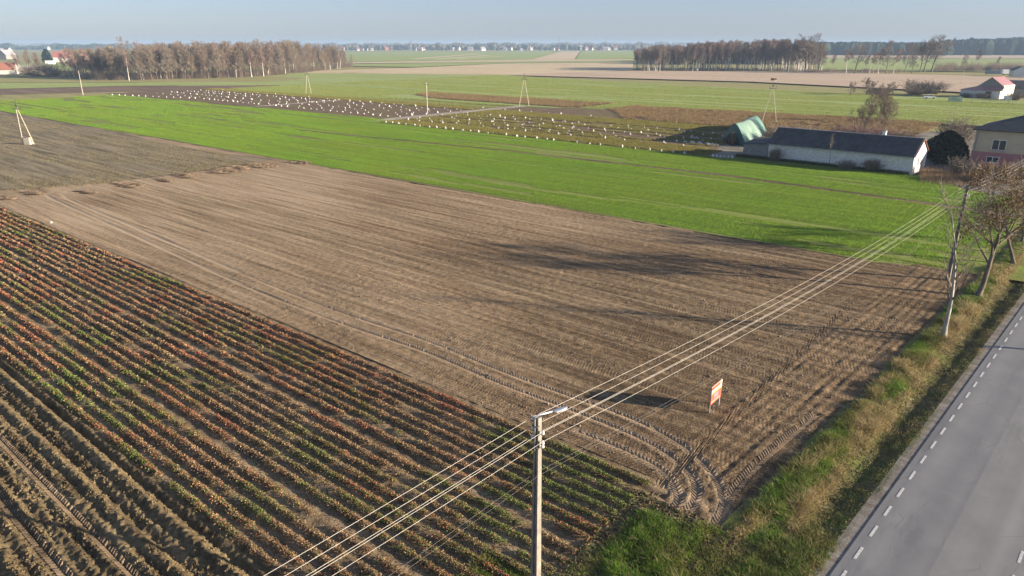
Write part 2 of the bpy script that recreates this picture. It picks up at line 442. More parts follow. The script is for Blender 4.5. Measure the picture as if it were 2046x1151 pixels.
def bare_h(s, n, ruts=True):
    x, y = S(s, n)
    al, of = to_R(x, y)
    head = smooth(-10.7, -9.2, of)
    h = (fbm(s * 2.6, n * 2.6, 3, 5) - 0.5) * 0.075
    rows = (fbm(s * 0.12, n * 2.1, 2, 9) - 0.5) * 0.10 - 0.035 * np.exp(-((((n + 0.15 * fbm(s * .05, n * 0, 1, 3)) % 3.05) - 1.5) / 0.10) ** 2)
    hl = 0.02 * np.cos(of * 2 * math.pi / 0.62 + 2.2 * fbm(al * 0.1, of * 0.3, 2, 4)) + (fbm(al * 0.25, of * 2.6, 3, 31) - 0.5) * 0.10
    h = h + rows * (1 - head) + hl * head
    h = h + 0.035 * np.exp(-((of + 9.85) / 0.13) ** 2) * smooth(-4, -2, al)
    churn = smooth(-1.0, 0.8, s) * smooth(2.5, 0.0, n)
    h = h + churn * (fbm(s * 1.7, n * 1.7, 3, 77) - 0.5) * 0.22
    h = h + np.exp(-((of + 4.9) / 0.5) ** 2) * -0.05
    if ruts:
        for p, dp in zip(PD, RUT):
            d = path_dist(p, s, n)
            k = np.exp(-(d / 0.27) ** 4)
            h = h * (1 - 0.8 * k) - dp * k + 0.6 * dp * np.exp(-((d - 0.36) / 0.09) ** 2)
    return h
def bare_field():
    s1 = np.arange(12.0, -52.0, -0.15)
    step, s2, x = 0.15, [], s1[-1]
    while x > -340:
        step = min(step * 1.015, 2.2); x -= step; s2.append(x)
    ss = np.concatenate([s1, s2]); u = np.linspace(0, 1, 350)
    s = np.repeat(ss[:, None], len(u), 1)
    n0 = -5.0 * smooth(-0.1, 0.5, ss) + 0.0
    n1 = 48.2 + 0.9 * (fbm(ss * 0.05, ss * 0, 2, 3) - 0.5) + 0.25 * (fbm(ss * 0.7, ss * 0, 2, 8) - 0.5)
    n1 = np.where(ss > -4, n1 + 2.0 * smooth(-4, 4, ss), n1)
    n = n0[:, None] + (n1 - n0)[:, None] * u[None, :]
    fur = np.exp(-((n - n1[:, None] + 0.30) / 0.22) ** 2) * (0.35 + 0.65 * smooth(0.35, 0.6, fbm(s * 0.35, n * 0, 3, 60)))
    z = bare_h(s, n) - 0.16 * fur
    x, y = S(s, n)
    al, of = to_R(x, y)
    V = np.stack([x, y, z], -1).reshape(-1, 3)
    F = grid_faces(len(ss), len(u))
    edge = -4.75 + 0.25 * (vnoise(al * 0.5, al * 0, 2) - 0.5)
    keep = (of < edge).reshape(-1)
    # front corner is cut by grass
    cut = (n < -3.0 + 0.35 * (s - 2.0)).reshape(-1)
    keep &= ~cut
    F = F[keep[F].all(1)]
    mask = np.zeros(s.shape)
    for p in PD[:3]:
        mask = np.maximum(mask, np.exp(-(path_dist(p, s, n) / 0.36) ** 4))
    mask = mask * np.where(s > -62, 0.75, 1.0)
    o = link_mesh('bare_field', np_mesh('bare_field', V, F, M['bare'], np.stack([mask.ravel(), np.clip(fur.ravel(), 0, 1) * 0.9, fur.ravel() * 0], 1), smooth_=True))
    return struct(o)
bare_field()

def lug_strip(name, path, width, pitch, hfun, mat, parent_kind='stuff', lift=0.0, s_from=None, tall=0.035):
    """the pressed pattern of a tractor tyre: chevron bars, joined"""
    q = densify(path, 0.05)
    seg = np.r_[0, np.cumsum(np.linalg.norm(np.diff(q, axis=0), axis=1))]
    L = np.arange(0.2, seg[-1] - 0.2, pitch)
    P = np.stack([np.interp(L, seg, q[:, 0]), np.interp(L, seg, q[:, 1])], 1)
    Pa = np.stack([np.interp(L + 0.05, seg, q[:, 0]), np.interp(L + 0.05, seg, q[:, 1])], 1)
    d = Pa - P; d /= np.linalg.norm(d, axis=1)[:, None]
    nrm = np.stack([-d[:, 1], d[:, 0]], 1)
    Vs, Fs, base = [], [], 0
    rng = np.random.default_rng(len(path))
    for side in (-1, 1):
        c0 = P + nrm * side * 0.03 + (d * pitch * 0.5 if side > 0 else 0)
        c1 = P + nrm * side * width * 0.5 - d * width * 0.42 + (d * pitch * 0.5 if side > 0 else 0)
        ok = rng.random(len(P)) > 0.06
        c0, c1, dd = c0[ok], c1[ok], d[ok]
        w = pitch * 0.24
        ring = []
        for c, ww in ((c0, w), (c1, w * 1.15)):
            for a, zz in ((-ww * 1.7, -0.03), (-ww * 0.7, tall), (ww * 0.7, tall), (ww * 1.7, -0.03)):
                p = c + dd * a
                x, y = S(p[:, 0], p[:, 1])
                ring.append(np.stack([x, y, hfun(p[:, 0], p[:, 1]) + zz + lift], 1))
        ring = np.stack(ring, 1)                 # (m, 8, 3)
        m_ = len(ring)
        f = np.array([(0, 4, 5, 1), (1, 5, 6, 2), (2, 6, 7, 3), (4, 7, 6, 5), (0, 1, 2, 3)])
        F = (np.arange(m_)[:, None, None] * 8 + f[None]).reshape(-1, 4) + base
        Vs.append(ring.reshape(-1, 3)); Fs.append(F); base += m_ * 8
    o = link_mesh(name, np_mesh(name, np.concatenate(Vs), np.concatenate(Fs), mat))
    return tag(o, kind='stuff')
lug_names = ['light chevron tyre marks of the far wheel curving across the bare field', 'light chevron tyre marks of the near wheel curving across the bare field',
             'short tyre marks turning at the corner of the strawberry rows', 'tyre marks along the headland by the verge']
for i in range(4):
    p = [q for q in PATHS[i] if q[0] > -62]
    tag(lug_strip('tyre_tread_marks', p, 0.5, 0.24, bare_h, M['lug'], tall=0.03), lug_names[i], 'tyre marks')

# road
AL = np.arange(-30, 420, 2.0)
def strip(name, offs, zs, mat, a=AL, smooth_=False):
    aa, oo = np.repeat(np.asarray(a)[:, None], len(offs), 1), np.repeat(np.asarray(offs, float)[None], len(a), 0)
    x, y = R(aa, oo)
    z = np.repeat(np.asarray(zs, float)[None], len(a), 0)
    return link_mesh(name, np_mesh(name, np.stack([x, y, z], -1).reshape(-1, 3), grid_faces(len(a), len(offs))[:, ::-1], mat, smooth_=smooth_))
struct(strip('road', [-0.42, -0.4, 0.6, 2.6, 4.6, 5.6, 5.62], [-0.3, 0.03, 0.045, 0.085, 0.045, 0.03, -0.3], M['asphalt']))
struct(strip('gravel_shoulder', [-1.0, -0.38], [-0.03, 0.0], M['gravel']))
struct(strip('far_shoulder', [5.55, 6.3, 14.0], [0.0, 0.0, -0.2], M['verge']))
me = None
for side, off0 in (('left', 0.0), ('right', 5.2)):
    for k in range(-6, 60):
        a0 = k * 2.0 + (0.35 if side == 'left' else 0.9)
        if side == 'right' and k > 6: break
        if me is None:
            q = np.array([(-0.5, -0.056), (0.5, -0.056), (0.5, 0.056), (-0.5, 0.056)])
            V = [(*(p[0] * ER + p[1] * NR), 0.0) for p in q] + [(*(p[0] * ER + p[1] * NR), -0.02) for p in q]
            me = bpy.data.meshes.new('edge_marking')
            me.from_pydata(V, [], [(3, 2, 1, 0), (0, 1, 5, 4), (1, 2, 6, 5), (2, 3, 7, 6), (3, 0, 4, 7)]); me.update(); me.materials.append(M['paint'])
        o = link_mesh('edge_marking', me)
        x, y = R(a0, off0)
        o.location = (float(x), float(y), 0.046)
        tag(o, 'short white edge dash on the field side of the grey road' if side == 'left' else 'short white edge dash on the far side of the grey road, bottom right', 'road marking',
            'edge dashes on the field side of the road' if side == 'left' else 'edge dashes on the far side of the road')

# verge with its bank and ditch
VO = np.array([-16, -9, -6, -5.2, -4.8, -4.4, -3.9, -3.4, -2.9, -2.4, -1.9, -1.5, -1.1, -0.9])
VZ = np.array([-0.06, -0.05, -0.05, -0.03, 0.06, 0.14, 0.12, 0.03, -0.14, -0.28, -0.27, -0.15, -0.06, -0.03])
def verge_z(al, of):
    z = np.interp(of, VO, VZ)
    near = smooth(1.0, -3.5, al)                  # the bank fades out at the field entrance
    z = z * (1 - near) + near * np.interp(of, [-16, -8, -3, -1], [-0.05, 0.06, 0.05, -0.03])
    return z + (fbm(al * 1.2, of * 1.2, 2, 12) - 0.5) * 0.14 * smooth(-0.9, -1.4, of)
def verge():
    a = np.concatenate([np.arange(-16, 60, 0.35), np.arange(60, 150, 1.0)]); o_ = np.linspace(-16, -0.9, 60)
    al, of = np.meshgrid(a, o_, indexing='ij')
    x, y = R(al, of)
    z = verge_z(al, of)
    s, n = to_S(x, y)
    V = np.stack([x, y, z], -1).reshape(-1, 3)
    F = grid_faces(len(a), len(o_))[:, ::-1]
    keep = ((of > -5.3) | ((s > -0.4) & (n < -1.5) & (al < 1))).reshape(-1)
    F = F[keep[F].all(1)]
    struct(link_mesh('verge', np_mesh('verge', V, F, M['verge'], smooth_=True)))
verge()

# ------------------------------------------------------------------ other near fields
ROW_N, k_ = [], -0.75
for k in range(20):
    ROW_N.append(k_)
    k_ -= 0.775 + (0.3 if k in (7, 14) else 0.0)
def straw_h(s, n):
    h = (fbm(s * 2.4, n * 2.4, 3, 21) - 0.5) * 0.09
    for rn in ROW_N:
        h = h + 0.065 * np.exp(-((n - rn) / 0.24) ** 2)
    return h - 0.04
def straw_field():
    ss = np.concatenate([np.arange(1.2, -45, -0.22), np.arange(-45, -140, -0.8)]); nn = np.arange(-16.2, 0.06, 0.1)
    s, n = np.meshgrid(ss, nn, indexing='ij')
    x, y = S(s, n)
    V = np.stack([x, y, straw_h(s, n) * smooth(0.05, -0.25, n) - 0.02 * smooth(-0.3, 0.05, n)], -1).reshape(-1, 3)
    struct(link_mesh('strawberry_field', np_mesh('strawberry_field', V, grid_faces(len(ss), len(nn)), M['straw_soil'], smooth_=True)))
straw_field()
PLOUGH_TRACKS = [-20.1, -21.9]
def plough_h(s, n):
    w = 0.35 * (fbm(s * 0.06, n * 0 + 3, 2, 6) - 0.5)
    m = n + w
    h = 0.06 * np.cos(m * 2 * math.pi / 1.45) + 0.075 * np.cos(m * 2 * math.pi / 0.72 + 1.0)
    h = h + (np.abs(fbm(s * 2.6, n * 3.6, 3, 41) * 2 - 1) - 0.25) * -0.15 * (0.4 + 1.2 * fbm(s * 0.3, n * 1.4, 2, 43)) + (fbm(s * 5.5, n * 6.5, 2, 45) - 0.5) * 0.16
    h = h - 0.20 * np.exp(-((n + 16.85) / 0.17) ** 2) + 0.05 * np.exp(-((n + 16.35) / 0.2) ** 2)
    h = h - 0.18 * np.exp(-((m + 18.3) / 0.3) ** 2) - 0.15 * np.exp(-((m + 24.2) / 0.4) ** 2)
    for tn in PLOUGH_TRACKS:
        k = np.exp(-((n - tn) / 0.27) ** 4)
        h = h * (1 - 0.88 * k) - 0.12 * k
    return h * (0.25 + 0.75 * smooth(-16.2, -16.7, n))
def plough_field():
    ss = np.concatenate([np.arange(4, -40, -0.085), np.arange(-40, -85, -0.2)]); nn = np.concatenate([np.arange(-34, -27, 0.14), np.arange(-27, -16.1, 0.075)])
    s, n = np.meshgrid(ss, nn, indexing='ij')
    x, y = S(s, n)
    V = np.stack([x, y, plough_h(s, n) + 0.02], -1).reshape(-1, 3)
    struct(link_mesh('ploughed_field', np_mesh('ploughed_field', V, grid_faces(len(ss), len(nn)), M['plough'], smooth_=True)))
plough_field()
for i, tn in enumerate(PLOUGH_TRACKS):
    tag(lug_strip('tyre_tread_marks', [(-60, tn), (-30, tn), (0, tn)], 0.46, 0.22, lambda s, n: plough_h(s, n) + 0.02, M['lug_dark'], tall=0.05),
        'tyre tread marks in the ploughed soil, ' + ('track nearer the strawberry rows' if i == 0 else 'track farther from the strawberry rows'), 'tyre marks')

# strawberry rows
PAL = {'red': (0.38, 0.13, 0.08), 'orange': (0.40, 0.215, 0.105), 'brown': (0.28, 0.175, 0.10), 'tan': (0.40, 0.30, 0.165), 'green': (0.15, 0.20, 0.045), 'dark': (0.11, 0.10, 0.04)}
PALA = np.array(list(PAL.values()))
def leaf_quads(C, size, rng, up=0.5):
    """random leaf quads at centres C: returns V (4n,3), F"""
    m = len(C)
    a = rng.normal(size=(m, 3)); a[:, 2] *= up; a /= np.linalg.norm(a, axis=1)[:, None]
    b = rng.normal(size=(m, 3)); b -= (b * a).sum(1)[:, None] * a; b /= np.linalg.norm(b, axis=1)[:, None]
    sz = (np.asarray(size) * np.ones(m))[:, None]
    V = np.stack([C - a * sz * 0.6, C + b * sz * 0.42, C + a * sz * 0.6, C - b * sz * 0.42], 1)
    return V.reshape(-1, 3), np.arange(4 * m).reshape(-1, 4)
ORD = ['first', 'second', 'third', 'fourth', 'fifth', 'sixth', 'seventh', 'eighth', 'ninth', 'tenth', 'eleventh', 'twelfth', 'thirteenth', 'fourteenth', 'fifteenth', 'sixteenth', 'seventeenth', 'eighteenth', 'nineteenth', 'twentieth']
def straw_row(k, rn):
    rng = np.random.default_rng(100 + k)
    pts = []
    for s0, s1, dens in ((-0.2, -14, 380), (-14, -30, 280), (-30, -60, 130), (-60, -135, 46)):
        pts.append(rng.uniform(s1, s0, int((s0 - s1) * dens)))
    s = np.concatenate(pts)
    s = s[s < -0.2 + 0.7 * vnoise(k * 7.7, 0.5)]
    dens = fbm(s * 0.8, s * 0 + k * 5, 3, 2)
    s = s[dens + rng.normal(0, 0.08, len(s)) > 0.30]
    far = np.abs(s)
    w = np.clip(rng.normal(0, 0.115, len(s)), -0.27, 0.27) + 0.05 * (fbm(s * 0.4, s * 0 + k, 2, 19) - 0.5)
    top = 0.135 * (0.5 + 1.0 * fbm(s * 1.1, s * 0 + 3 * k, 2, 8))
    zz = 0.03 + top * np.sqrt(np.clip(1 - (w / 0.33) ** 2, 0, 1)) * rng.uniform(0.35, 1.1, len(s))
    n = rn + w
    x, y = S(s, n)
    C = np.stack([x, y, straw_h(s, n) + zz], 1)
    size = np.where(far < 14, 0.064, np.where(far < 30, 0.076, np.where(far < 60, 0.11, 0.19))) * rng.uniform(0.7, 1.3, len(s))
    V, F = leaf_quads(C, size, rng, 0.55)
    # colour: drifts of red, orange, brown and green along the rows
    r = fbm(s * 0.28, s * 0 + rn * 0.8, 3, 51)
    g = fbm(s * 0.22, s * 0 + rn * 0.55, 3, 63) + 0.20 * smooth(-12, -1, s) + 0.05 * smooth(-9, -15, s * 0 + rn) - 0.06
    idx = np.full(len(s), 2)
    u = rng.random(len(s))
    idx[u < 0.20] = 3
    warm = r + rng.normal(0, 0.12, len(s)) > 0.47 + 0.10 * smooth(-35, -80, s)
    idx[warm & (rng.random(len(s)) < 0.55)] = 1
    idx[(r + rng.normal(0, 0.10, len(s)) > 0.57) & (rng.random(len(s)) < 0.6)] = 0
    gr = g + rng.normal(0, 0.13, len(s)) > 0.66
    idx[gr] = 4
    idx[rng.random(len(s)) < 0.14] = 5
    c = PALA[idx] * rng.uniform(0.75, 1.25, len(s))[:, None]
    o = link_mesh('strawberry_row', np_mesh('strawberry_row', V, F, M['crop_leaf'], np.repeat(c, 4, 0)))
    tag(o, ORD[k] + ' strawberry row from the bare brown field, rusty autumn leaves', 'crop row', 'strawberry rows with autumn leaves')
for k, rn in enumerate(ROW_N):
    straw_row(k, rn)

# ------------------------------------------------------------------ grass of the verge
def blades(x, y, z, h, w, lean, rng, col):
    m = len(x)
    a = rng.uniform(0, 2 * math.pi, m)
    d = np.stack([np.cos(a), np.sin(a)], 1)
    l = rng.uniform(0, 2 * math.pi, m)
    ln = np.stack([np.cos(l), np.sin(l)], 1) * (lean * h)[:, None]
    b0 = np.stack([x - d[:, 0] * w, y - d[:, 1] * w, z - 0.02], 1)
    b1 = np.stack([x + d[:, 0] * w, y + d[:, 1] * w, z - 0.02], 1)
    t = np.stack([x + ln[:, 0], y + ln[:, 1], z + h], 1)
    V = np.stack([b0, b1, t], 1).reshape(-1, 3)
    return V, np.arange(3 * m).reshape(-1, 3), np.repeat(col, 3, 0)
def verge_grass():
    rng = np.random.default_rng(7)
    parts = []
    for a0, a1, dens, scale in ((-15, 14, 900, 1.0), (14, 34, 550, 1.15), (34, 75, 200, 1.7), (75, 140, 50, 2.6)):
        o0 = -15.5 if a0 < 0 else -5.15
        n_ = int((a1 - a0) * (-0.75 - o0) * dens)
        al, of = rng.uniform(a0, a1, n_), rng.uniform(o0, -0.75, n_)
        x, y = R(al, of)
        s, n = to_S(x, y)
        wob = 0.5 * (fbm(al * 0.9, of * 0.9, 2, 90) - 0.5)
        ok = (of > -4.85 + wob) | ((s > 0.25 + wob * 2) & (n < -2.7 + 0.35 * (s - 2) + wob * 2)) | ((s > -3.5 + 4 * wob) & (n < -9.5 + wob * 2))
        clump = fbm(al * 1.6, of * 1.6, 3, 33)
        bank = smooth(-5.2, -4.6, of) * smooth(-2.4, -3.0, of)
        ditch = smooth(-3.1, -2.7, of) * smooth(-1.2, -1.6, of)
        front = smooth(1.5, -2.5, al)
        shorty = smooth(-1.8, -1.3, of)
        pr = (0.25 + 0.75 * np.maximum(bank, np.maximum(front, shorty)) - 0.1 * ditch * (1 - front)) * (0.35 + 1.2 * (clump - 0.2))
        ok &= rng.random(n_) < pr
        al, of, x, y, clump, bank, ditch, front, shorty, s, n = (q[ok] for q in (al, of, x, y, clump, bank, ditch, front, shorty, s, n))
        m = len(al)
        h = (0.065 + 0.10 * np.maximum(bank, front * 0.75)) * (0.5 + 1.2 * clump) * rng.uniform(0.5, 1.4, m)
        h *= 1 - 0.55 * shorty
        h *= 0.55 + 1.1 * smooth(0.35, 0.65, fbm(al * 0.45, of * 0.45, 2, 123))
        dry = fbm(al * 0.25, of * 0.9, 3, 71) + 0.10 * smooth(4.5, 12, al) * smooth(-4.4, -3.4, of) - 0.10 * smooth(-4.0, -4.8, of) + 0.07 * front + 0.28 * smooth(-3.6, -2.9, of) * smooth(-2.2, -2.7, of) * (1 - front)
        isdry = dry + rng.normal(0, 0.08, m) > 0.668 + 0.04 * smooth(14, 6, al)
        lush = np.array((0.12, 0.215, 0.024)); olive = np.array((0.175, 0.20, 0.045)); straw = np.array((0.42, 0.325, 0.175)); ochre = np.array((0.31, 0.25, 0.08)); dull = np.array((0.10, 0.10, 0.04))
        g = fbm(al * 0.5, of * 0.7, 2, 15)[:, None]
        c = lush * smooth(0.35, 0.6, g) + olive * (1 - smooth(0.35, 0.6, g))
        c = c * (1 - 0.5 * ditch[:, None]) + dull * 0.5 * ditch[:, None]
        c = np.where(isdry[:, None], np.where(rng.random((m, 1)) < 0.65, straw, ochre), c)
        c = np.where((rng.random((m, 1)) < 0.12), straw * 0.8, c)
        h = np.where(isdry, h * 1.25, h)
        c = c * rng.uniform(0.7, 1.3, m)[:, None]
        parts.append(blades(x, y, verge_z(al, of), h, rng.uniform(0.010, 0.022, m) * scale, rng.uniform(0.2, 1.8, m), rng, c))
    V = np.concatenate([p[0] for p in parts]); C = np.concatenate([p[2] for p in parts])
    o = link_mesh('verge_grass', np_mesh('verge_grass', V, np.arange(len(V)).reshape(-1, 3), M['grass'], C))
    tag(o, 'green and straw coloured grass on the roadside verge and ditch', 'grass', None, 'stuff')
verge_grass()

# fallen leaves and litter between the rows and in the ditch
def litter(name, label, s, n, z, size, cols, seed):
    rng = np.random.default_rng(seed)
    x, y = S(s, n)
    V, F = leaf_quads(np.stack([x, y, z], 1), size * rng.uniform(0.5, 1.4, len(s)), rng, 0.35)
    c = np.array(cols)[rng.integers(0, len(cols), len(s))] * rng.uniform(0.6, 1.2, (len(s), 1))
    tag(link_mesh(name, np_mesh(name, V, F, M['crop_leaf'], np.repeat(c, 4, 0))), label, 'litter', None, 'stuff')
_r = np.random.default_rng(55)
_s, _n = -45 * _r.random(42000) ** 1.3, _r.uniform(-16.1, -0.4, 42000)
_k = fbm(_s * 0.7, _n * 1.5, 3, 14) + _r.normal(0, 0.06, len(_s)) > 0.47; _s, _n = _s[_k], _n[_k]
litter('fallen_leaves', 'withered leaves and small clods between the strawberry rows', _s, _n, straw_h(_s, _n) + 0.012, 0.07, [(0.2, 0.13, 0.08), (0.12, 0.08, 0.05), (0.28, 0.2, 0.12), (0.09, 0.065, 0.042), (0.11, 0.13, 0.04)], 56)
_al, _of = -14 + 70 * _r.random(30000) ** 1.2, _r.uniform(-3.3, -1.0, 30000)
_x, _y = R(_al, _of); _s, _n = to_S(_x, _y)
litter('ditch_litter', 'dark leaf litter and mown grass in the roadside ditch', _s, _n, verge_z(_al, _of) + 0.015, 0.07, [(0.17, 0.13, 0.075), (0.11, 0.085, 0.05), (0.25, 0.19, 0.11), (0.14, 0.17, 0.045), (0.32, 0.26, 0.15), (0.16, 0.2, 0.045)], 57)
_s, _n = _r.uniform(-1.5, 6, 9000), _r.uniform(-12, -1.5, 9000)
_x, _y = S(_s, _n); _al, _of = to_R(_x, _y); _k = (_of < -3) & (_s > -0.5 - 0.1 * (_n + 4)); _s, _n = _s[_k], _n[_k]
litter('corner_litter', 'crumbled earth and stalks at the corner of the field', _s, _n, verge_z(_al, _of)[_k] + 0.02, 0.12, [(0.16, 0.11, 0.07), (0.09, 0.065, 0.04), (0.24, 0.18, 0.11), (0.11, 0.13, 0.035)], 58)

# ------------------------------------------------------------------ fields farther off
def edge_n(s): return 48.2
wheat = [S(s, 48.0) for s in range(-340, 1, 20)] + [S(2, 49.6), S(12.3, 50.3), S(20, 110), S(-30, 104), S(-145, 105), S(-150, 112), S(-322, 106), S(-345, 60)]
sheet('green_wheat_field', wheat, -0.04, M['wheat_ground'])
sheet('bed_field', sn((-335, 106), (-147, 112), (-146, 104.5), (-30, 103.5), (-20, 128), (-25, 205), (-118, 200), (-135, 175), (-335, 160)), -0.015, M['sack_soil'])
sheet('meadow_field', sn((-335, 158), (-150, 158), (-150, 174), (-122, 176), (-118, 198), (30, 205), (60, 330), (-36, 320), (-60, 316), (-205, 340), (-330, 375), (-480, 300), (-420, 160)), -0.02, M['far_green'])
sheet('mown_field', px((560, 160), (1020, 150), (1500, 163), (2046, 190), (2300, 200), (2300, 165), (1900, 150), (1640, 144), (1270, 141), (1150, 143), (700, 146), (560, 152)), -0.03, M['pink_tan'])
sheet('far_path', sn((-152, 105), (-146.5, 105), (-146, 174), (-151, 174)), 0.0, M['path'])
sheet('cut_path', sn((-222, 112), (-219, 112), (-221, 156), (-224, 156)), 0.0, M['path'])
sheet('field_track', sn((-170, 77.5), (-145, 78.5), (-83, 83.8), (-34, 85.0), (2, 81.6), (9, 81), (9, 82.4), (2, 83.2), (-34, 86.8), (-83, 85.2), (-145, 79.5), (-170, 78.3)), -0.02, M['weeds'])
sheet('brown_strip', px((0, 178), (0, 190), (220, 184), (420, 180), (560, 175), (560, 170), (250, 172)), -0.018, M['brown_far'])
sheet('olive_strip', px((0, 190), (0, 204), (215, 190), (300, 183), (420, 180.5), (220, 184)), -0.016, M['olive'])
sheet('green_strip', px((0, 165), (0, 177.5), (250, 171.5), (560, 169.5), (560, 164), (300, 165)), -0.017, M['far_green'])
sheet('heath_strip', px((-60, 156), (-60, 164.5), (0, 164.5), (300, 164.5), (560, 163), (620, 156), (560, 152.5), (300, 158), (150, 153)), -0.019, M['olive'])
sheet('tan_field', px((560, 151.5), (700, 145.5), (1020, 149), (1265, 140), (1265, 124), (1000, 127), (830, 135), (640, 141)), -0.028, M['tan'])
sheet('olive_band', px((700, 132), (830, 134), (1000, 126.5), (1265, 123.5), (1265, 121), (900, 125), (700, 128)), -0.026, M['far_green'])
sheet('pale_band', px((690, 127), (900, 124.5), (1265, 120.8), (1265, 118), (1060, 119), (690, 124)), -0.025, M['tan'])
sheet('distant_green', px((690, 123.5), (1060, 118.8), (1120, 103), (700, 104), (640, 112)), -0.024, M['far_green'])
for k, q in enumerate((((820, 117.5), (838, 118), (965, 107.5), (950, 107.2)), ((862, 118), (880, 118.4), (985, 110.5), (972, 110.2)), ((905, 117.6), (920, 118), (1010, 112.2), (1000, 112)))):
    sheet('cream_strip', px(*q), -0.015, M['tan'])
sheet('distant_tan', px((1062, 118.8), (1148, 118.4), (1160, 102), (1122, 103)), -0.023, M['tan'])
sheet('distant_meadow', px((1150, 118.3), (1268, 117.5), (1500, 112), (1400, 102.5), (1162, 102)), -0.022, M['far_green'])
sheet('right_meadow', px((1640, 139), (1900, 142), (2300, 148), (2300, 118), (1640, 116)), -0.035, M['far_green'])
sheet('right_heath', px((1640, 115.5), (2300, 117), (2300, 108), (1640, 108)), -0.034, M['pink_tan'])
sheet('village_meadow', px((-100, 140), (150, 142), (160, 126), (60, 124), (-100, 128)), -0.031, M['far_green'])
sheet('yard', px((1440, 319), (1500, 309), (1840, 332), (1862, 350), (1925, 376), (2046, 400), (2300, 420), (2300, 250), (1900, 262), (1540, 268), (1440, 290), (1420, 316)), -0.012, M['yard'])

# stubble plot on the left
def stubble():
    rng = np.random.default_rng(3)
    poly = sn((-107.5, 47.6), (-108, 40), (-106.5, 33), (-106, 24), (-109, 14), (-113, 4), (-118, 0.5), (-330, 0.5), (-330, 47.0), (-175, 47.2), (-150, 44.5), (-125, 44.0))
    sheet('stubble_field', poly, 0.055, M['stubble'])
    n_ = 60000
    s = -107 - 170 * rng.random(n_) ** 1.5; row = rng.integers(2, 86, n_) * 0.52
    n = row + rng.normal(0, 0.05, n_)
    edge = -106.5 - 6 * smooth(20, 0, n) - 14 * smooth(42, 46, n)
    ok = (s < edge + 3 * (vnoise(n * 0.5, n * 0, 4) - 0.5)) & (fbm(s * 0.08, n * 0.25, 3, 44) + rng.normal(0, 0.06, n_) > 0.44)
    s, n = s[ok], n[ok]; m = len(s)
    x, y = S(s, n)
    c = np.where(rng.random((m, 1)) < 0.75, np.array((0.33, 0.26, 0.14)), np.array((0.15, 0.16, 0.05))) * rng.uniform(0.7, 1.2, (m, 1))
    V, F, C = blades(x, y, np.full(m, 0.06), rng.uniform(0.1, 0.22, m), rng.uniform(0.02, 0.045, m), rng.uniform(0.1, 0.6, m), rng, c)
    tag(link_mesh('stubble_stalks', np_mesh('stubble_stalks', V, F, M['grass'], C)), 'short dry stubble stalks in rows around the lattice topped pole', 'stubble', None, 'stuff')
stubble()

# tufts instanced over the crops (geometry nodes, one object of stuff per crop)
def gn_scatter(name, pts, patch_meshes, label, cat):
    me = bpy.data.meshes.new(name); me.vertices.add(len(pts))
    me.vertices.foreach_set('co', np.ascontiguousarray(pts[:, :3], np.float32).ravel())
    at = me.attributes.new('rotz', 'FLOAT', 'POINT'); at.data.foreach_set('value', np.ascontiguousarray(pts[:, 3], np.float32))
    at = me.attributes.new('pick', 'INT', 'POINT'); at.data.foreach_set('value', np.ascontiguousarray(pts[:, 4].astype(np.int32)))
    o = link_mesh(name, me)
    ng = bpy.data.node_groups.new(name, 'GeometryNodeTree')
    ng.interface.new_socket('Geometry', in_out='INPUT', socket_type='NodeSocketGeometry')
    ng.interface.new_socket('Geometry', in_out='OUTPUT', socket_type='NodeSocketGeometry')
    gi, go = ng.nodes.new('NodeGroupInput'), ng.nodes.new('NodeGroupOutput')
    inst = ng.nodes.new('GeometryNodeInstanceOnPoints'); inst.inputs['Pick Instance'].default_value = True
    g2i = ng.nodes.new('GeometryNodeGeometryToInstance')
    protos = bpy.data.collections.get('patch_prototypes') or bpy.data.collections.new('patch_prototypes')
    for pm in patch_meshes[::-1]:
        po = bpy.data.objects.new('patch', pm); protos.objects.link(po)
        oi = ng.nodes.new('GeometryNodeObjectInfo'); oi.inputs['Object'].default_value = po
        ng.links.new(oi.outputs['Geometry'], g2i.inputs[0])
    na = ng.nodes.new('GeometryNodeInputNamedAttribute'); na.data_type = 'FLOAT'; na.inputs['Name'].default_value = 'rotz'
    nb = ng.nodes.new('GeometryNodeInputNamedAttribute'); nb.data_type = 'INT'; nb.inputs['Name'].default_value = 'pick'
    cx = ng.nodes.new('ShaderNodeCombineXYZ')
    ng.links.new(na.outputs[0], cx.inputs[2]); ng.links.new(cx.outputs[0], inst.inputs['Rotation'])
    ng.links.new(nb.outputs[0], inst.inputs['Instance Index'])
    mp = ng.nodes.new('GeometryNodeMeshToPoints')
    ng.links.new(gi.outputs[0], mp.inputs[0]); ng.links.new(mp.outputs[0], inst.inputs['Points'])
    ng.links.new(g2i.outputs[0], inst.inputs['Instance']); ng.links.new(inst.outputs[0], go.inputs[0])
    md = o.modifiers.new('scatter', 'NODES'); md.node_group = ng
    return tag(o, label, cat, None, 'stuff')
def patch(name, ls, ln, dens, h, w, cols, mat, seed, rows=None, lean=0.7):
    """a rectangle ls x ln (aligned with the crop rows) of blades"""
    rng = np.random.default_rng(seed); m = int(ls * ln * dens)
    s, n = rng.uniform(-ls / 2, ls / 2, m), rng.uniform(-ln / 2, ln / 2, m)
    if rows:
        n = np.round(n / rows) * rows + rng.normal(0, rows * 0.16, m)
    x, y = s * ES[0] + n * EN[0], s * ES[1] + n * EN[1]
    c = np.array(cols)[rng.integers(0, len(cols), m)] * rng.uniform(0.75, 1.25, (m, 1))
    V, F, C = blades(x, y, np.zeros(m), rng.uniform(0.6, 1.3, m) * h, rng.uniform(0.6, 1.4, m) * w, rng.uniform(0.1, 1, m) * lean, rng, c)
    return np_mesh(name, V, F, mat, C)
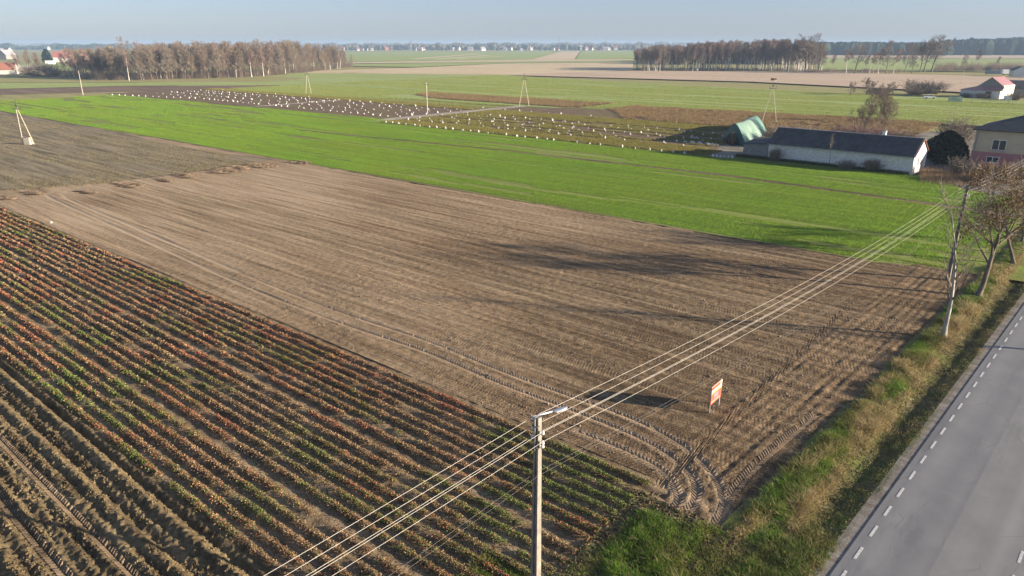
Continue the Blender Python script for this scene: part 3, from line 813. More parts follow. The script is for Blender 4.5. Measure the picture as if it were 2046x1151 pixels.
def cells(s0, s1, ds, n0, n1, dn, ok, z, seed):
    rng = np.random.default_rng(seed)
    s, n = np.meshgrid(np.arange(s0, s1, ds) + ds / 2, np.arange(n0, n1, dn) + dn / 2, indexing='ij')
    s, n = s.ravel(), n.ravel()
    k = ok(s, n); s, n = s[k], n[k]
    x, y = S(s, n)
    return np.stack([x, y, np.full(len(s), z), rng.integers(0, 2, len(s)) * math.pi, rng.integers(0, 3, len(s))], 1)
WG = [(0.195, 0.345, 0.032), (0.25, 0.395, 0.048), (0.135, 0.24, 0.026)]
def wheat_ok(s, n):
    x, y = S(s, n); al, of = to_R(x, y)
    lo = 48.6 + 2.0 * smooth(-4, 4, s)
    hi = np.where(s > -146, 104.2 + (s > -45) * 0.05 * (s + 45), np.where(s > -322, 112 - (-150 - s) * 0.035, 60))
    hi = np.where(s > -45, np.interp(s, [-45, -38, -9, 0, 10, 25], [104, 107.0, 106.3, 96, 95, 95]), hi)
    track = np.interp(s, [-170, -145, -83, -34, 2, 9], [77.9, 79, 84.5, 85.9, 82.4, 81.7])
    bare = (s > -1) & (n < 57) & (vnoise(s * 0.4, n * 0.4, 5) + 0.06 * s > 0.75)
    thin = fbm(s * 0.03, n * 0.5, 3, 91) < 0.33
    return (n > lo) & (n < hi) & (np.abs(n - track) > np.where(s < -145, 0.3, 0.9)) & (of < -6.5) & ~bare & ~thin
wp = [patch('wheat_patch', 1.6, 0.8, 170, 0.13, 0.03, WG, M['wheat_blade'], 60 + i, 0.2) for i in range(3)]
gn_scatter('green_wheat', cells(-180, 20, 1.5, 48, 112, 0.75, wheat_ok, -0.05, 1), wp, 'bright green young wheat between the bare field and the beds', 'wheat')
wp = [patch('wheat_patch', 4, 2, 40, 0.15, 0.06, WG, M['wheat_blade'], 70 + i, 0.4) for i in range(3)]
gn_scatter('green_wheat', cells(-335, -180, 3.8, 48, 112, 1.9, wheat_ok, -0.05, 2), wp, 'far left end of the bright green young wheat', 'wheat')
MG = [(0.275, 0.345, 0.085), (0.32, 0.375, 0.12), (0.215, 0.275, 0.06)]
def meadow_ok(s, n):
    x, y = S(s, n)
    e0 = np.where(s > -120, 201 + 0.06 * (s + 118), np.where(s > -150, 176.5, 159))
    e1 = np.interp(s, [-330, -205, -60, -36, 60], [372, 338, 316, 319, 328])
    bed = (s > -228) & (s < -128) & (n > 176) & (n < 205)
    yard = (s > -58) & (n > 300) 
    trm = fbm(s * 0.01, n * 0.35, 2, 6) < 0.36
    return (n > e0) & (n < e1) & (s > -330) & ~bed & ~yard & ~trm
wp = [patch('meadow_patch', 5, 2.5, 22, 0.16, 0.08, MG, M['wheat_blade'], 80 + i, 0.5) for i in range(3)]
gn_scatter('pale_green_crop', cells(-330, 45, 4.8, 158, 375, 2.4, meadow_ok, -0.03, 3), wp, 'pale green crop beyond the beds of white sacks', 'crop')
# bushy beds
OB = [(0.24, 0.225, 0.045), (0.16, 0.19, 0.035), (0.30, 0.22, 0.06), (0.32, 0.26, 0.10)]
BB = [(0.30, 0.175, 0.10), (0.23, 0.13, 0.075), (0.22, 0.20, 0.06), (0.37, 0.27, 0.14)]
obp = [patch('bed_patch', 2.4, 1.2, 60, 0.30, 0.06, OB, M['crop_leaf'], 90 + i, 0.6, 0.9) for i in range(3)]
bbp = [patch('bed_patch', 3.2, 1.6, 42, 0.55, 0.06, BB, M['crop_leaf'], 95 + i, 0.8, 0.9) for i in range(3)]
def olive_ok(s, n):
    a = (s > -145.5) & (s < -46) & (n > 105) & (n < 113.0)
    b = (s > -145.5) & (s < -62) & (n > 143.5) & (n < 156)
    c = (s > -330) & (s < -152.5) & (n > 150.5) & (n < 158)
    d = (s > -145.5) & (s < -50) & (n > 113) & (n < 143.5) & (fbm(s * 0.05, n * 0.9, 2, 66) > 0.58)
    return a | b | c | d
gn_scatter('olive_strawberry_beds', cells(-330, -40, 2.2, 105, 158, 1.1, olive_ok, 0.0, 4), obp, 'olive green strawberry beds in strips between the lines of white sacks', 'crop')
def brown_ok(s, n):
    a = (s > -118) & (s < -20) & (n > 157) & (n < 199 + 0.06 * (s + 118)) & (n > 157 + np.clip(-(s + 95), 0, 30) * 1.2)
    b = (s > -226) & (s < -130) & (n > 180 + np.clip(-(s + 200), 0, 30) * .5) & (n < 204)
    return (a | b) & (fbm(s * 0.12, n * 0.6, 3, 8) > 0.40)
gn_scatter('brown_bushy_beds', cells(-228, -18, 3.0, 157, 205, 1.5, brown_ok, -0.02, 5), bbp, 'brown bushy fruit beds in front of the pale green crop', 'crop')

# ------------------------------------------------------------------ trees
def seg_tubes(seg, k):
    """seg (m,8): p0 p1 r0 r1 -> tapered prisms, all at once"""
    seg = np.asarray(seg, float)
    p0, p1, r0, r1 = seg[:, 0:3], seg[:, 3:6], seg[:, 6], seg[:, 7]
    d = p1 - p0; d /= np.linalg.norm(d, axis=1)[:, None] + 1e-9
    ref = np.where(np.abs(d[:, 2:3]) < 0.9, np.array([[0, 0, 1.0]]), np.array([[1.0, 0, 0]]))
    a = np.cross(d, ref); a /= np.linalg.norm(a, axis=1)[:, None] + 1e-9
    b = np.cross(d, a)
    t = 2 * math.pi * np.arange(k) / k
    ring = np.cos(t)[None, :, None] * a[:, None] + np.sin(t)[None, :, None] * b[:, None]
    V = np.concatenate([p0[:, None] + ring * r0[:, None, None], p1[:, None] + ring * r1[:, None, None]], 1)
    j = np.arange(k)
    f = np.stack([j, (j + 1) % k, k + (j + 1) % k, k + j], 1)
    F = (np.arange(len(seg))[:, None, None] * 2 * k + f[None]).reshape(-1, 4)
    return V.reshape(-1, 3), F
def grow(seed, H, r0, P):
    """P: trunk (fraction of H), first, n (children by level), ang, ratio, trop, wob, rmin"""
    rng = random.Random(seed)
    levels = [[], [], [], [], []]
    tips = []
    def rot_dir(d, ang, az):
        d = d.normalized()
        a = d.cross(Vector((0, 0, 1)) if abs(d.z) < 0.95 else Vector((1, 0, 0))).normalized(); b = d.cross(a)
        return (d * math.cos(ang) + (a * math.cos(az) + b * math.sin(az)) * math.sin(ang)).normalized()
    def branch(p, d, L, r, lvl):
        ns = (9, 5, 3, 2, 1)[lvl]
        pts = [(p.copy(), d.copy(), r)]
        for i in range(ns):
            d = (d + Vector((rng.gauss(0, 1), rng.gauss(0, 1), rng.gauss(0, 0.6))) * P['wob'][lvl] + Vector((0, 0, P['trop'][lvl]))).normalized()
            q = p + d * (L / ns)
            t = (i + 1) / ns
            r2 = max(r * (1 - t * P['taper'][lvl]), P['rmin'])
            levels[lvl].append((*p, *q, pts[-1][2], r2))
            p = q; pts.append((p.copy(), d.copy(), r2))
        if lvl >= len(P['n']):
            tips.append(p.copy()); return
        nc = P['n'][lvl]
        for c in range(nc):
            t = P['first'][lvl] + (1 - P['first'][lvl]) * ((c + rng.random()) / nc)
            x = t * ns; i = min(int(x), ns - 1); fr = x - i
            pp = pts[i][0].lerp(pts[i + 1][0], fr); dd = pts[i][1]; rr = pts[i][2] * (1 - fr) + pts[i + 1][2] * fr
            az = c * 2.4 + rng.uniform(-0.5, 0.5)
            nd = rot_dir(dd, rad(P['ang'][lvl] * rng.uniform(0.7, 1.3)), az)
            shape = 1.0 - P['shape'][lvl] * t
            branch(pp, nd, L * P['ratio'][lvl] * shape * rng.uniform(0.7, 1.25), max(rr * 0.62, P['rmin']), lvl + 1)
    lean = P.get('lean', (0, 0))
    branch(Vector((0, 0, -0.15)), Vector((lean[0], lean[1], 1)).normalized(), H * P['trunk'], r0, 0)
    return levels, tips
def tree_parts(seed, H, r0, P, bark, twig, split=1, name='tree'):
    lv, tips = grow(seed, H, r0, P)
    tr = [s for l in lv[:split] for s in l]; cr = [s for l in lv[split:] for s in l]
    # flare of the trunk's foot
    zmax = max(max(s[5] for s in (cr or tr)), 0.1)
    k = H / zmax
    V, F = seg_tubes(tr, 7); V = V * k
    ft = np.clip(1 - V[:, 2] / (0.05 * H), 0, 1)[:, None]
    V[:, :2] *= 1 + 0.5 * ft ** 2
    tm = np_mesh(name + '_trunk', V, F, bark, smooth_=True)
    V, F = seg_tubes(cr, 3); V = V * k
    cm = np_mesh(name + '_crown', V, F, twig)
    return tm, cm, [t * k for t in tips]
def make_tree(name, parts, xy, rotz, scale, label, cat='tree', group=None, z=0.0):
    root = empty(name, (float(xy[0]), float(xy[1]), z), label, cat, group)
    root.rotation_euler = (0, 0, rotz); root.scale = (scale[0], scale[0], scale[1]) if isinstance(scale, tuple) else (scale,) * 3
    link_mesh('trunk', parts[0], root); link_mesh('crown', parts[1], root)
    return root
OAK = dict(trunk=0.80, first=(0.28, 0.25, 0.2, 0.1), n=(15, 6, 6, 3), ang=(52, 45, 42, 40), ratio=(0.62, 0.55, 0.5, 0.5), shape=(0.55, 0.4, 0.3, 0.2), trop=(0.03, 0.09, 0.08, 0.04, 0.0), wob=(0.05, 0.12, 0.16, 0.2, 0.2), taper=(0.85, 0.85, 0.85, 0.8, 0.6), rmin=0.042)
ALDER = dict(OAK, first=(0.20, 0.2, 0.2, 0.1), trunk=0.95, ang=(40, 42, 42, 40), ratio=(0.33, 0.55, 0.5, 0.5), shape=(0.45, 0.4, 0.3, 0.2), n=(22, 6, 5, 3), rmin=0.044)
BIRCH = dict(OAK, first=(0.42, 0.2, 0.2, 0.1), trunk=0.97, ang=(32, 36, 40, 40), ratio=(0.24, 0.6, 0.55, 0.5), shape=(0.55, 0.4, 0.3, 0.2), n=(22, 6, 4, 3), trop=(0.02, 0.10, 0.0, -0.05, -0.05), rmin=0.042)
FRUIT = dict(OAK, first=(0.25, 0.25, 0.2, 0.1), trunk=0.6, n=(12, 6, 5, 4), rmin=0.02, ang=(60, 45, 45, 40), ratio=(0.8, 0.55, 0.5, 0.5), wob=(0.1, 0.18, 0.2, 0.2, 0.2))
alders = [tree_parts(200 + i, 20, 0.22, dict(ALDER, ratio=(0.30 + 0.03 * (i % 3), 0.55, 0.5, 0.5)), M['bark'], [M['twig'], M['twig_grey'], M['twig'], M['twig_grey'], M['twig_yellow']][i], 1, 'alder') for i in range(5)]
birches = [tree_parts(300 + i, 20, 0.25, BIRCH, M['birch'], [M['twig_red'], M['twig'], M['twig_red'], M['twig_red']][i], 1, 'birch') for i in range(4)]
oaks = [tree_parts(400 + i, 20, 0.42, dict(OAK, rmin=0.045, ratio=(0.72, 0.55, 0.5, 0.5)), M['bark'], M['twig_grey'], 2, 'oak') for i in range(3)]
fruits = [tree_parts(500 + i, 5, 0.13, FRUIT, M['bark'], M['twig_grey'], 1, 'fruit') for i in range(3)]
R_ = random.Random(5)
def height_for(ground, top_y):
    """height of a thing standing at ground whose top is sighted at image row top_y"""
    v = (top_y - 575.5) / FOC
    return CAM_H - (SP + v * CP) / (CP - v * SP) * ground[1]
# left wood
front = [(150, 153), (200, 158), (260, 161), (330, 159), (400, 157), (480, 155), (540, 152), (600, 146), (650, 140), (688, 136)]
fx = [p[0] for p in front]; fy = [p[1] for p in front]
topx, topy = [150, 200, 260, 330, 420, 500, 600, 650, 690], [98, 96, 92, 87, 85, 84, 83, 90, 97]
for i in range(270):
    x = R_.uniform(150, 688); back = (R_.random() ** 1.5) * 95
    g = G(x, np.interp(x, fx, fy)); gx = g * (1 + back / np.linalg.norm(g))
    h = height_for(gx, np.interp(x, topx, topy) + R_.gauss(-0.5, 3.0))
    if back < 20: h *= R_.uniform(0.78, 1.0)
    b = R_.random() < 0.17 and back < 30
    pr = birches[R_.randrange(4)] if b else alders[R_.randrange(5)]
    if b:
        make_tree('birch_tree', pr, gx, R_.uniform(0, 6.28), (h / 20 * 1.0, h / 20), 'pale trunked bare birch at the front of the left wood', 'tree', 'birches in the left wood')
    else:
        edge = back < 10
        make_tree('bare_tree', pr, gx, R_.uniform(0, 6.28), (h / 20 * 1.15, h / 20), 'bare brown tree standing at the front edge of the left wood' if edge else 'bare brown tree deep inside the left wood', 'tree',
                  'trees at the front of the left wood' if edge else 'trees inside the left wood')
# leaning birches at the left end of the wood and the small grove beside them
LEAN = dict(BIRCH, lean=(-0.35, 0.0))
lean_b = [tree_parts(330 + i, 19, 0.16, LEAN, M['birch'], M['twig_red'], 1, 'birch') for i in range(2)]
for x, yb, yt, w in [(132, 156, 108, 0), (143, 157, 105, 1), (152, 156, 97, 0), (160, 157, 96, 1), (176, 157, 94, 0), (190, 158, 97, 1)]:
    g = G(x + 8, yb); make_tree('leaning_birch', lean_b[w], g, R_.uniform(-0.3, 0.3), height_for(g, yt) / 19, 'white trunked birch leaning left at the left end of the wood', 'tree', 'leaning birches at the end of the left wood')
for x, yb, yt, w in [(30, 148, 118, 0), (48, 149, 103, 0), (58, 150, 102, 1), (66, 148, 106, 0), (76, 150, 106, 1), (85, 150, 108, 0), (40, 146, 110, 1)]:
    g = G(x, yb); make_tree('slender_birch', (birches if w else lean_b)[w], g, R_.uniform(-0.4, 0.4), height_for(g, yt) / 19, 'slender bare birch in the small grove left of the big wood', 'tree', 'birches of the small left grove')
g = G(250, 150); tp = tree_parts(350, 24, 0.3, dict(OAK, ratio=(0.4, .55, .5, .5)), M['bark'], M['twig_grey'], 1, 'tall')
make_tree('tall_tree', tp, g * 1.05, 1.0, height_for(g * 1.05, 71) / 24, 'tallest tree of the left wood, dark head above the others', 'tree')
g = G(284, 150); make_tree('tall_tree', birches[2], g * 1.1, 1.0, height_for(g * 1.1, 79) / 20, 'thin pale birch just topping the left wood', 'tree')
g = G(704, 134); make_tree('lone_tree', alders[1], g, 1.0, height_for(g, 108) / 20, 'small thin bare tree just right of the left wood', 'tree')
# right wood: birches in front, darker trees behind
tx, ty = [1268, 1300, 1360, 1420, 1480, 1550, 1600, 1640], [98, 92, 89, 84, 80, 79, 80, 88]
for i in range(235):
    x = R_.uniform(1270, 1645) if i > 20 else R_.uniform(1268, 1330)
    back = (R_.random() ** 1.3) * 70
    g = G(x, 141.5) if x < 1560 else G(x, 142.5); gx = g * (1 + back / np.linalg.norm(g))
    h = height_for(gx, np.interp(x, tx, ty) + R_.gauss(-0.5, 2.2)) * (R_.uniform(0.82, 1.02) if back < 20 else 1)
    if R_.random() < 0.7:
        make_tree('birch_tree', birches[R_.randrange(4)], gx, R_.uniform(0, 6.28), (h / 20 * 1.05, h / 20), 'white trunked birch at the front of the right wood' if back < 15 else 'reddish birch inside the right wood', 'tree',
                  'front birches of the right wood' if back < 15 else 'birches inside the right wood')
    else:
        make_tree('bare_tree', alders[R_.randrange(4)], gx, R_.uniform(0, 6.28), (h / 20 * 1.1, h / 20), 'grey brown bare tree among the birches of the right wood', 'tree', 'bare trees of the right wood')
SINGLE = [(1592, 142, 80, 'o', 0, 'broad bare tree touching the right end of the birch wood'), (1608, 142.5, 64, 'o', 1, 'tallest broad bare tree beside the birch wood'),
          (1640, 143, 92, 'a', 0, 'grey bare tree right of the tall broad tree'), (1690, 145, 97, 'b', 0, 'lone birch left of the round bare oak'),
          (1708, 146.5, 82, 'o', 2, 'round bare tree with a forked dark trunk beyond the mown field'), (1737, 146, 105, 'b', 1, 'thin low birch right of the round bare tree'),
          (1754, 147, 92, 'b', 2, 'slim birch in the middle of the tree line'), (1769, 147.5, 79, 'a', 1, 'tall leaning alder in the middle of the tree line'),
          (1784, 147, 95, 'b', 3, 'pinkish birch right of the tall alder'), (1807, 144, 83, 'a', 2, 'narrow tall dark tree in a gap of the line'), (1821, 147, 104, 'a', 3, 'small bare tree right of the narrow tall one'),
          (1838, 143, 78, 'o', 0, 'left trunk of the big bare tree cluster'), (1846, 143.5, 71, 'o', 2, 'middle trunk of the big bare tree cluster'), (1861, 143.5, 66, 'o', 1, 'right and tallest trunk of the big bare tree cluster'),
          (1660, 143, 108, 'b', 1, 'short birch left of the lone birch'), (1722, 146, 108, 'b', 3, 'thin white sapling birch beside the round bare tree'), (1745, 146.5, 104, 'b', 0, 'thin birch left of the slim birch'), (1925, 140, 104, 'a', 4, 'bare tree behind the hedge left of the red roof'), (1948, 140, 96, 'b', 2, 'rusty birch behind the hedge above the red roof'), (1990, 141, 112, 'b', 0, 'low rusty birch behind the grey container')]
for x, yb, yt, k, v, lab in SINGLE:
    g = G(x, yb); h = height_for(g, yt)
    pr = {'o': oaks, 'a': alders, 'b': birches}[k][v]
    make_tree({'o': 'broad_tree', 'a': 'bare_tree', 'b': 'birch_tree'}[k], pr, g, v * 1.7 + x, (h / 20 * (1.0 if k == 'o' else 1.25), h / 20), lab, 'tree')
for x, yb, yt, v, lab in [(1699, 190, 161, 0, 'round fruit tree at the left of four on the green field'), (1732, 188, 154, 1, 'second fruit tree of four on the green field'), (1783, 188, 163, 2, 'third and smallest fruit tree of four on the green field'), (1812, 190, 156, 0, 'fourth fruit tree of four, nearest the dark bush')]:
    g = G(x, yb); h = height_for(g, yt); make_tree('fruit_tree', fruits[v], g, v * 2.0 + x, (h / 5 * 0.95, h / 5), lab, 'tree')
# bare trees behind the long barn
BT = dict(OAK, first=(0.10, 0.2, 0.2, 0.1), trunk=0.9, ang=(34, 38, 40, 40), ratio=(0.5, .55, .5, .5), n=(22, 8, 6, 3), rmin=0.018)
btp = [tree_parts(520 + i, 10, 0.18, BT, M['bark'], M['twig'], 1, 'barntree') for i in range(2)]
for x, yb, yt, v, lab in [(1724, 275, 172, 0, 'bushy bare tree behind the barn, left of a pair'), (1768, 275, 166, 1, 'upright bare tree behind the barn, right of a pair')]:
    g = G(x, yb); make_tree('bare_tree', btp[v], g, 1.0 + v, height_for(g, yt) / 10, lab, 'tree')
sap = tree_parts(540, 6, 0.06, dict(BIRCH, first=(0.6, 0.2, 0.2, 0.1), n=(10, 5, 4, 2), rmin=0.012), M['bark'], M['twig_grey'], 1, 'sapling')
g = G(1656, 333); make_tree('sapling', sap, g, 0.3, height_for(g, 265) / 6, 'thin sapling in front of the long white wall', 'tree')

# roadside trees
PT = dict(trunk=1.0, first=(0.24, 0.3, 0.2), n=(15, 5, 3), ang=(31, 30, 34), ratio=(0.38, 0.48, 0.5), shape=(0.35, 0.4, 0.3), trop=(0.02, 0.16, 0.08, 0.02), wob=(0.045, 0.09, 0.13, 0.15), taper=(0.88, 0.8, 0.8, 0.7), rmin=0.015, lean=(0.02, 0.0))
g = G(1884, 674); hh = height_for(g, 352)
pp = tree_parts(611, hh, 0.21, PT, M['pale_bark'], M['twig_grey'], 1, 'pale')
make_tree('roadside_tree', pp, g, 0.8, 1.0, 'white barked bare tree leaning over the verge in front of a pole', 'tree', z=0.05)
LT = dict(trunk=0.62, first=(0.42, 0.3, 0.2, 0.1), n=(11, 7, 6, 4), ang=(50, 44, 44, 40), ratio=(0.95, 0.52, 0.5, 0.5), shape=(0.3, 0.4, 0.3, 0.2), trop=(0.02, 0.10, 0.07, 0.03, 0), wob=(0.06, 0.13, 0.17, 0.2, 0.2), taper=(0.6, 0.8, 0.8, 0.8, 0.6), rmin=0.013, lean=(0.34, 0.05))
def leafy(seed, h, r, g, rz, label, P=LT, nleaf=5200, side=-1, frac=1.0, sz=0.13):
    tm, cm, tips = tree_parts(seed, h, r, P, M['bark'], M['twig_grey'], 2, 'leafy')
    root = make_tree('roadside_tree', (tm, cm), g, rz, 1.0, label, 'tree', z=0.05)
    rng = np.random.default_rng(seed)
    T_ = np.array([tuple(t) for t in tips])
    c, s_ = math.cos(rz), math.sin(rz)
    wx = T_[:, 0] * c - T_[:, 1] * s_
    keep = (wx * side > -0.4 * h * 0.2) if side else np.ones(len(T_), bool)
    T_ = T_[keep & (wx > -0.12 * h) & (T_[:, 2] > 0.3 * h) & (T_[:, 2] < 0.92 * h)]
    cl = fbm(T_[:, 0] * 0.5, T_[:, 1] * 0.5 + T_[:, 2] * 0.5, 2, seed)
    T_ = T_[cl > 0.42]
    i = rng.integers(0, len(T_), int(nleaf * frac))
    C = T_[i] + rng.normal(0, 0.16, (len(i), 3))
    V, F = leaf_quads(C, rng.uniform(0.7, 1.3, len(i)) * sz, rng, 1.0)
    cc = np.array([(0.19, 0.105, 0.045), (0.14, 0.08, 0.035), (0.25, 0.165, 0.065), (0.14, 0.12, 0.04)])[rng.integers(0, 4, len(i))] * rng.uniform(0.7, 1.3, (len(i), 1))
    link_mesh('leaves', np_mesh('leaves', V, F, M['crop_leaf'], np.repeat(cc, 4, 0)), root)
    return root
g = G(1953, 592); hh = height_for(g, 322)
leafy(620, hh, 0.24, g, 0.0, 'roadside tree with withered brown leaves on a dark leaning trunk', nleaf=6200, side=0)
g = np.array(R(54.0, -3.3)); leafy(640, 9.0, 0.2, g, 2.0, 'mostly bare roadside tree behind the brown leaved one, at the right edge', nleaf=2500, side=0)
g = np.array(R(64.0, -4.2)); make_tree('roadside_tree', tree_parts(641, 7.5, 0.16, dict(LT, lean=(0, 0)), M['bark'], M['twig'], 2, 'rt'), g, 0.3, 1.0, 'twiggy bare tree near the hedge at the right edge', 'tree')
g = np.array(R(33.5, 9.4)); make_tree('roadside_tree', tree_parts(642, 10, 0.2, PT, M['bark'], M['twig_grey'], 2, 'rt'), g, 0.9, 1.0, 'tree on the far side of the road whose shadow crosses the asphalt', 'tree')

# bushes
def bush_mesh(name, seed, w, h, n_, mat, thick=0.02, droop=0.0):
    rng = np.random.default_rng(seed)
    seg = []
    for i in range(n_ // 6):
        a = rng.uniform(0, 6.28); tilt = rng.uniform(0.1, 1.0)
        b = np.array([math.cos(a), math.sin(a), 0]) * rng.random() * w * 0.3
        d = np.array([math.cos(a) * tilt * w * 0.5, math.sin(a) * tilt * w * 0.5, h * (1.05 - 0.4 * tilt * tilt)]) * rng.uniform(0.65, 1.0)
        m1 = b + d * 0.55 + rng.normal(0, 0.05, 3) * w
        e = b + d
        seg += [(*b, *m1, thick * 1.5, thick), (*m1, *e, thick, thick * 0.4)]
        for j in range(4):
            p = b + d * rng.uniform(0.35, 0.95); q = p + rng.normal(0, 0.16, 3) * np.array([w, w, h]) + np.array([0, 0, 0.1 * h])
            seg.append((*p, *q, thick * 0.6, thick * 0.4))
    V, F = seg_tubes(seg, 3)
    return np_mesh(name, V, F, mat)
bushes = [bush_mesh('bush', 700 + i, 3.0, 2.4, 900, [M['twig'], M['twig_grey'], M['twig_red']][i], 0.02) for i in range(3)]
def bush(x, y, w, h, v, label, group=None, name='bush', z=0.0):
    o = link_mesh(name, bushes[v]); o.location = (float(x), float(y), z)
    o.rotation_euler = (0, 0, R_.uniform(0, 6.28)); o.scale = (w / 3, w / 3, h / 2.4)
    return tag(o, label, 'bush', group)
# undergrowth of the woods: one mass each
def undergrowth(label, spots, seed):
    rng = np.random.default_rng(seed); seg = []
    for (x, y, w, h) in spots:
        for i in range(46):
            p = np.array([x, y, 0]) + np.array([*rng.normal(0, w * 0.3, 2), 0])
            q = p + np.array([*rng.normal(0, w * 0.14, 2), h * rng.uniform(0.4, 1.0)])
            seg.append((*p, *q, 0.05, 0.025))
    V, F = seg_tubes(seg, 3)
    tag(link_mesh('undergrowth', np_mesh('undergrowth', V, F, M['twig'])), label, 'undergrowth', None, 'stuff')
sp = []
for i in range(260):
    x = R_.uniform(150, 690); g = G(x, np.interp(x, fx, fy) + R_.uniform(-1.5, 0.8)); sp.append((g[0] * (1 + 0.06 * R_.random()), g[1] * (1 + 0.06 * R_.random()), 6, R_.uniform(2, 8)))
undergrowth('brown undergrowth along the foot of the left wood', sp, 1)
sp = []
for i in range(130):
    x = R_.uniform(1270, 1800); g = G(x, (141 if x < 1580 else 144) + R_.uniform(-1.5, 0.6)); sp.append((g[0], g[1], 5, R_.uniform(1.2, 3.5)))
undergrowth('dark brown undergrowth along the foot of the right wood and tree line', sp, 2)
sp = []
for i in range(120):
    x = R_.uniform(1870, 2060); g = G(x, R_.uniform(139, 142)); sp.append((g[0], g[1], 5, R_.uniform(3.5, 8)))
undergrowth('brown hedge of bare shrubs behind the trailer and container', sp, 3)
for x, y, w, h, v, lab in [(85, 152, 22, 9, 1, 'dark bush in front of the small left grove'), (104, 153, 16, 5, 1, 'low dark bush right of the small left grove'), (60, 150, 12, 6, 0, 'low brown bush left of the dark bush in the grove'), (1846, 187, 18, 5.5, 1, 'dark round bush right of the four fruit trees'), (1826, 189, 9, 3, 0, 'low brown bush beside the fourth fruit tree'), (1752, 187, 12, 2.6, 0, 'low brambles between the fruit trees'),
                           (1553, 292, 6, 4.5, 1, 'bare bush between the tarpaulin stack and the barn'), (1575, 282, 6, 3.6, 0, 'reddish bare bush behind the barn, left end'), (1605, 280, 6, 3.2, 1, 'grey bare bush behind the barn roof'), (1690, 284, 8, 4, 2, 'rusty bush at the foot of the pair of bare trees'), (1745, 284, 8, 3.5, 2, 'rusty bush between the pair of bare trees'), (1800, 287, 7, 3, 0, 'bare bush right of the pair of bare trees'),
                           (1548, 322, 2.6, 2.6, 0, 'small bush against the left end of the white wall'), (1690, 338, 3.0, 1.6, 1, 'weeds against the middle of the white wall'), (1742, 341, 3.2, 2.2, 0, 'low bush against the white wall near its right end'), (1905, 296, 7, 6.5, 1, 'grey bare shrub rising above the dark yew'), (1968, 352, 3, 2.4, 2, 'bare shrub in front of the pink wall'), (1915, 352, 3.6, 3.4, 1, 'bare shrub left of the pink wall'), (2006, 366, 4, 3.4, 0, 'twiggy shrub hiding the foot of the house'), (2040, 356, 4, 3, 1, 'twiggy shrub by the house at the right edge'), (1960, 196, 5, 2.2, 0, 'brown garden bush in front of the red roofed barn'), (1930, 194, 5, 1.8, 1, 'dark garden bush at the left of the red roofed barn'), (2025, 200, 6, 3, 1, 'pale bare bush in the garden at the right edge')]:
    g = G(x, y); bush(g[0], g[1], w, h, v, lab)
# dark yew by the house
def conifer(name, xy, h, w, label, seed, n_=3500, cone=0.5, cols=((0.04, 0.05, 0.024), (0.07, 0.08, 0.035), (0.022, 0.032, 0.016)), lsz=0.5):
    rng = np.random.default_rng(seed)
    root = empty(name, (float(xy[0]), float(xy[1]), 0), label, 'tree')
    b = MB(); b.tube([(xy[0], xy[1], -0.1), (xy[0], xy[1], h * 0.9)], [0.04 * h * 0.5, 0.02], 6); b.build('trunk', M['bark'], root)
    t = rng.random(n_) ** 0.8
    prof = np.sin(np.clip(t, 0, 1) * math.pi) ** 0.5 * (1 - cone) + (1 - t) * cone
    a = rng.uniform(0, 6.28, n_); lob = 0.3 + 1.4 * fbm(np.cos(a) * 2.2 + 5, np.sin(a) * 2.2 + t * 4, 3, seed)
    r = w * 0.5 * prof * lob * np.sqrt(rng.uniform(0.3, 1, n_))
    C = np.stack([r * np.cos(a), r * np.sin(a), 0.05 * h + t * h * 0.95 - 0.15 * r], 1)
    V, F = leaf_quads(C, lsz * rng.uniform(0.6, 1.3, n_), rng, 0.6)
    c = np.array(cols)[rng.integers(0, 3, n_)] * rng.uniform(0.7, 1.3, (n_, 1))
    link_mesh('crown', np_mesh('crown', V, F, M['conifer'], np.repeat(c, 4, 0)), root)
g = G(1886, 326); conifer('yew', g, height_for(g, 262), 7.0, 'big dark evergreen between the barn and the house', 1, 7000, 0.3, lsz=0.5)
g = G(96, 127); conifer('spruce', g, height_for(g, 99), 11, 'dark green spruce left of the red roofed house far left', 2, 2500, 0.45, ((0.02, 0.045, 0.025), (0.035, 0.065, 0.035), (0.015, 0.03, 0.02)), 2.0)

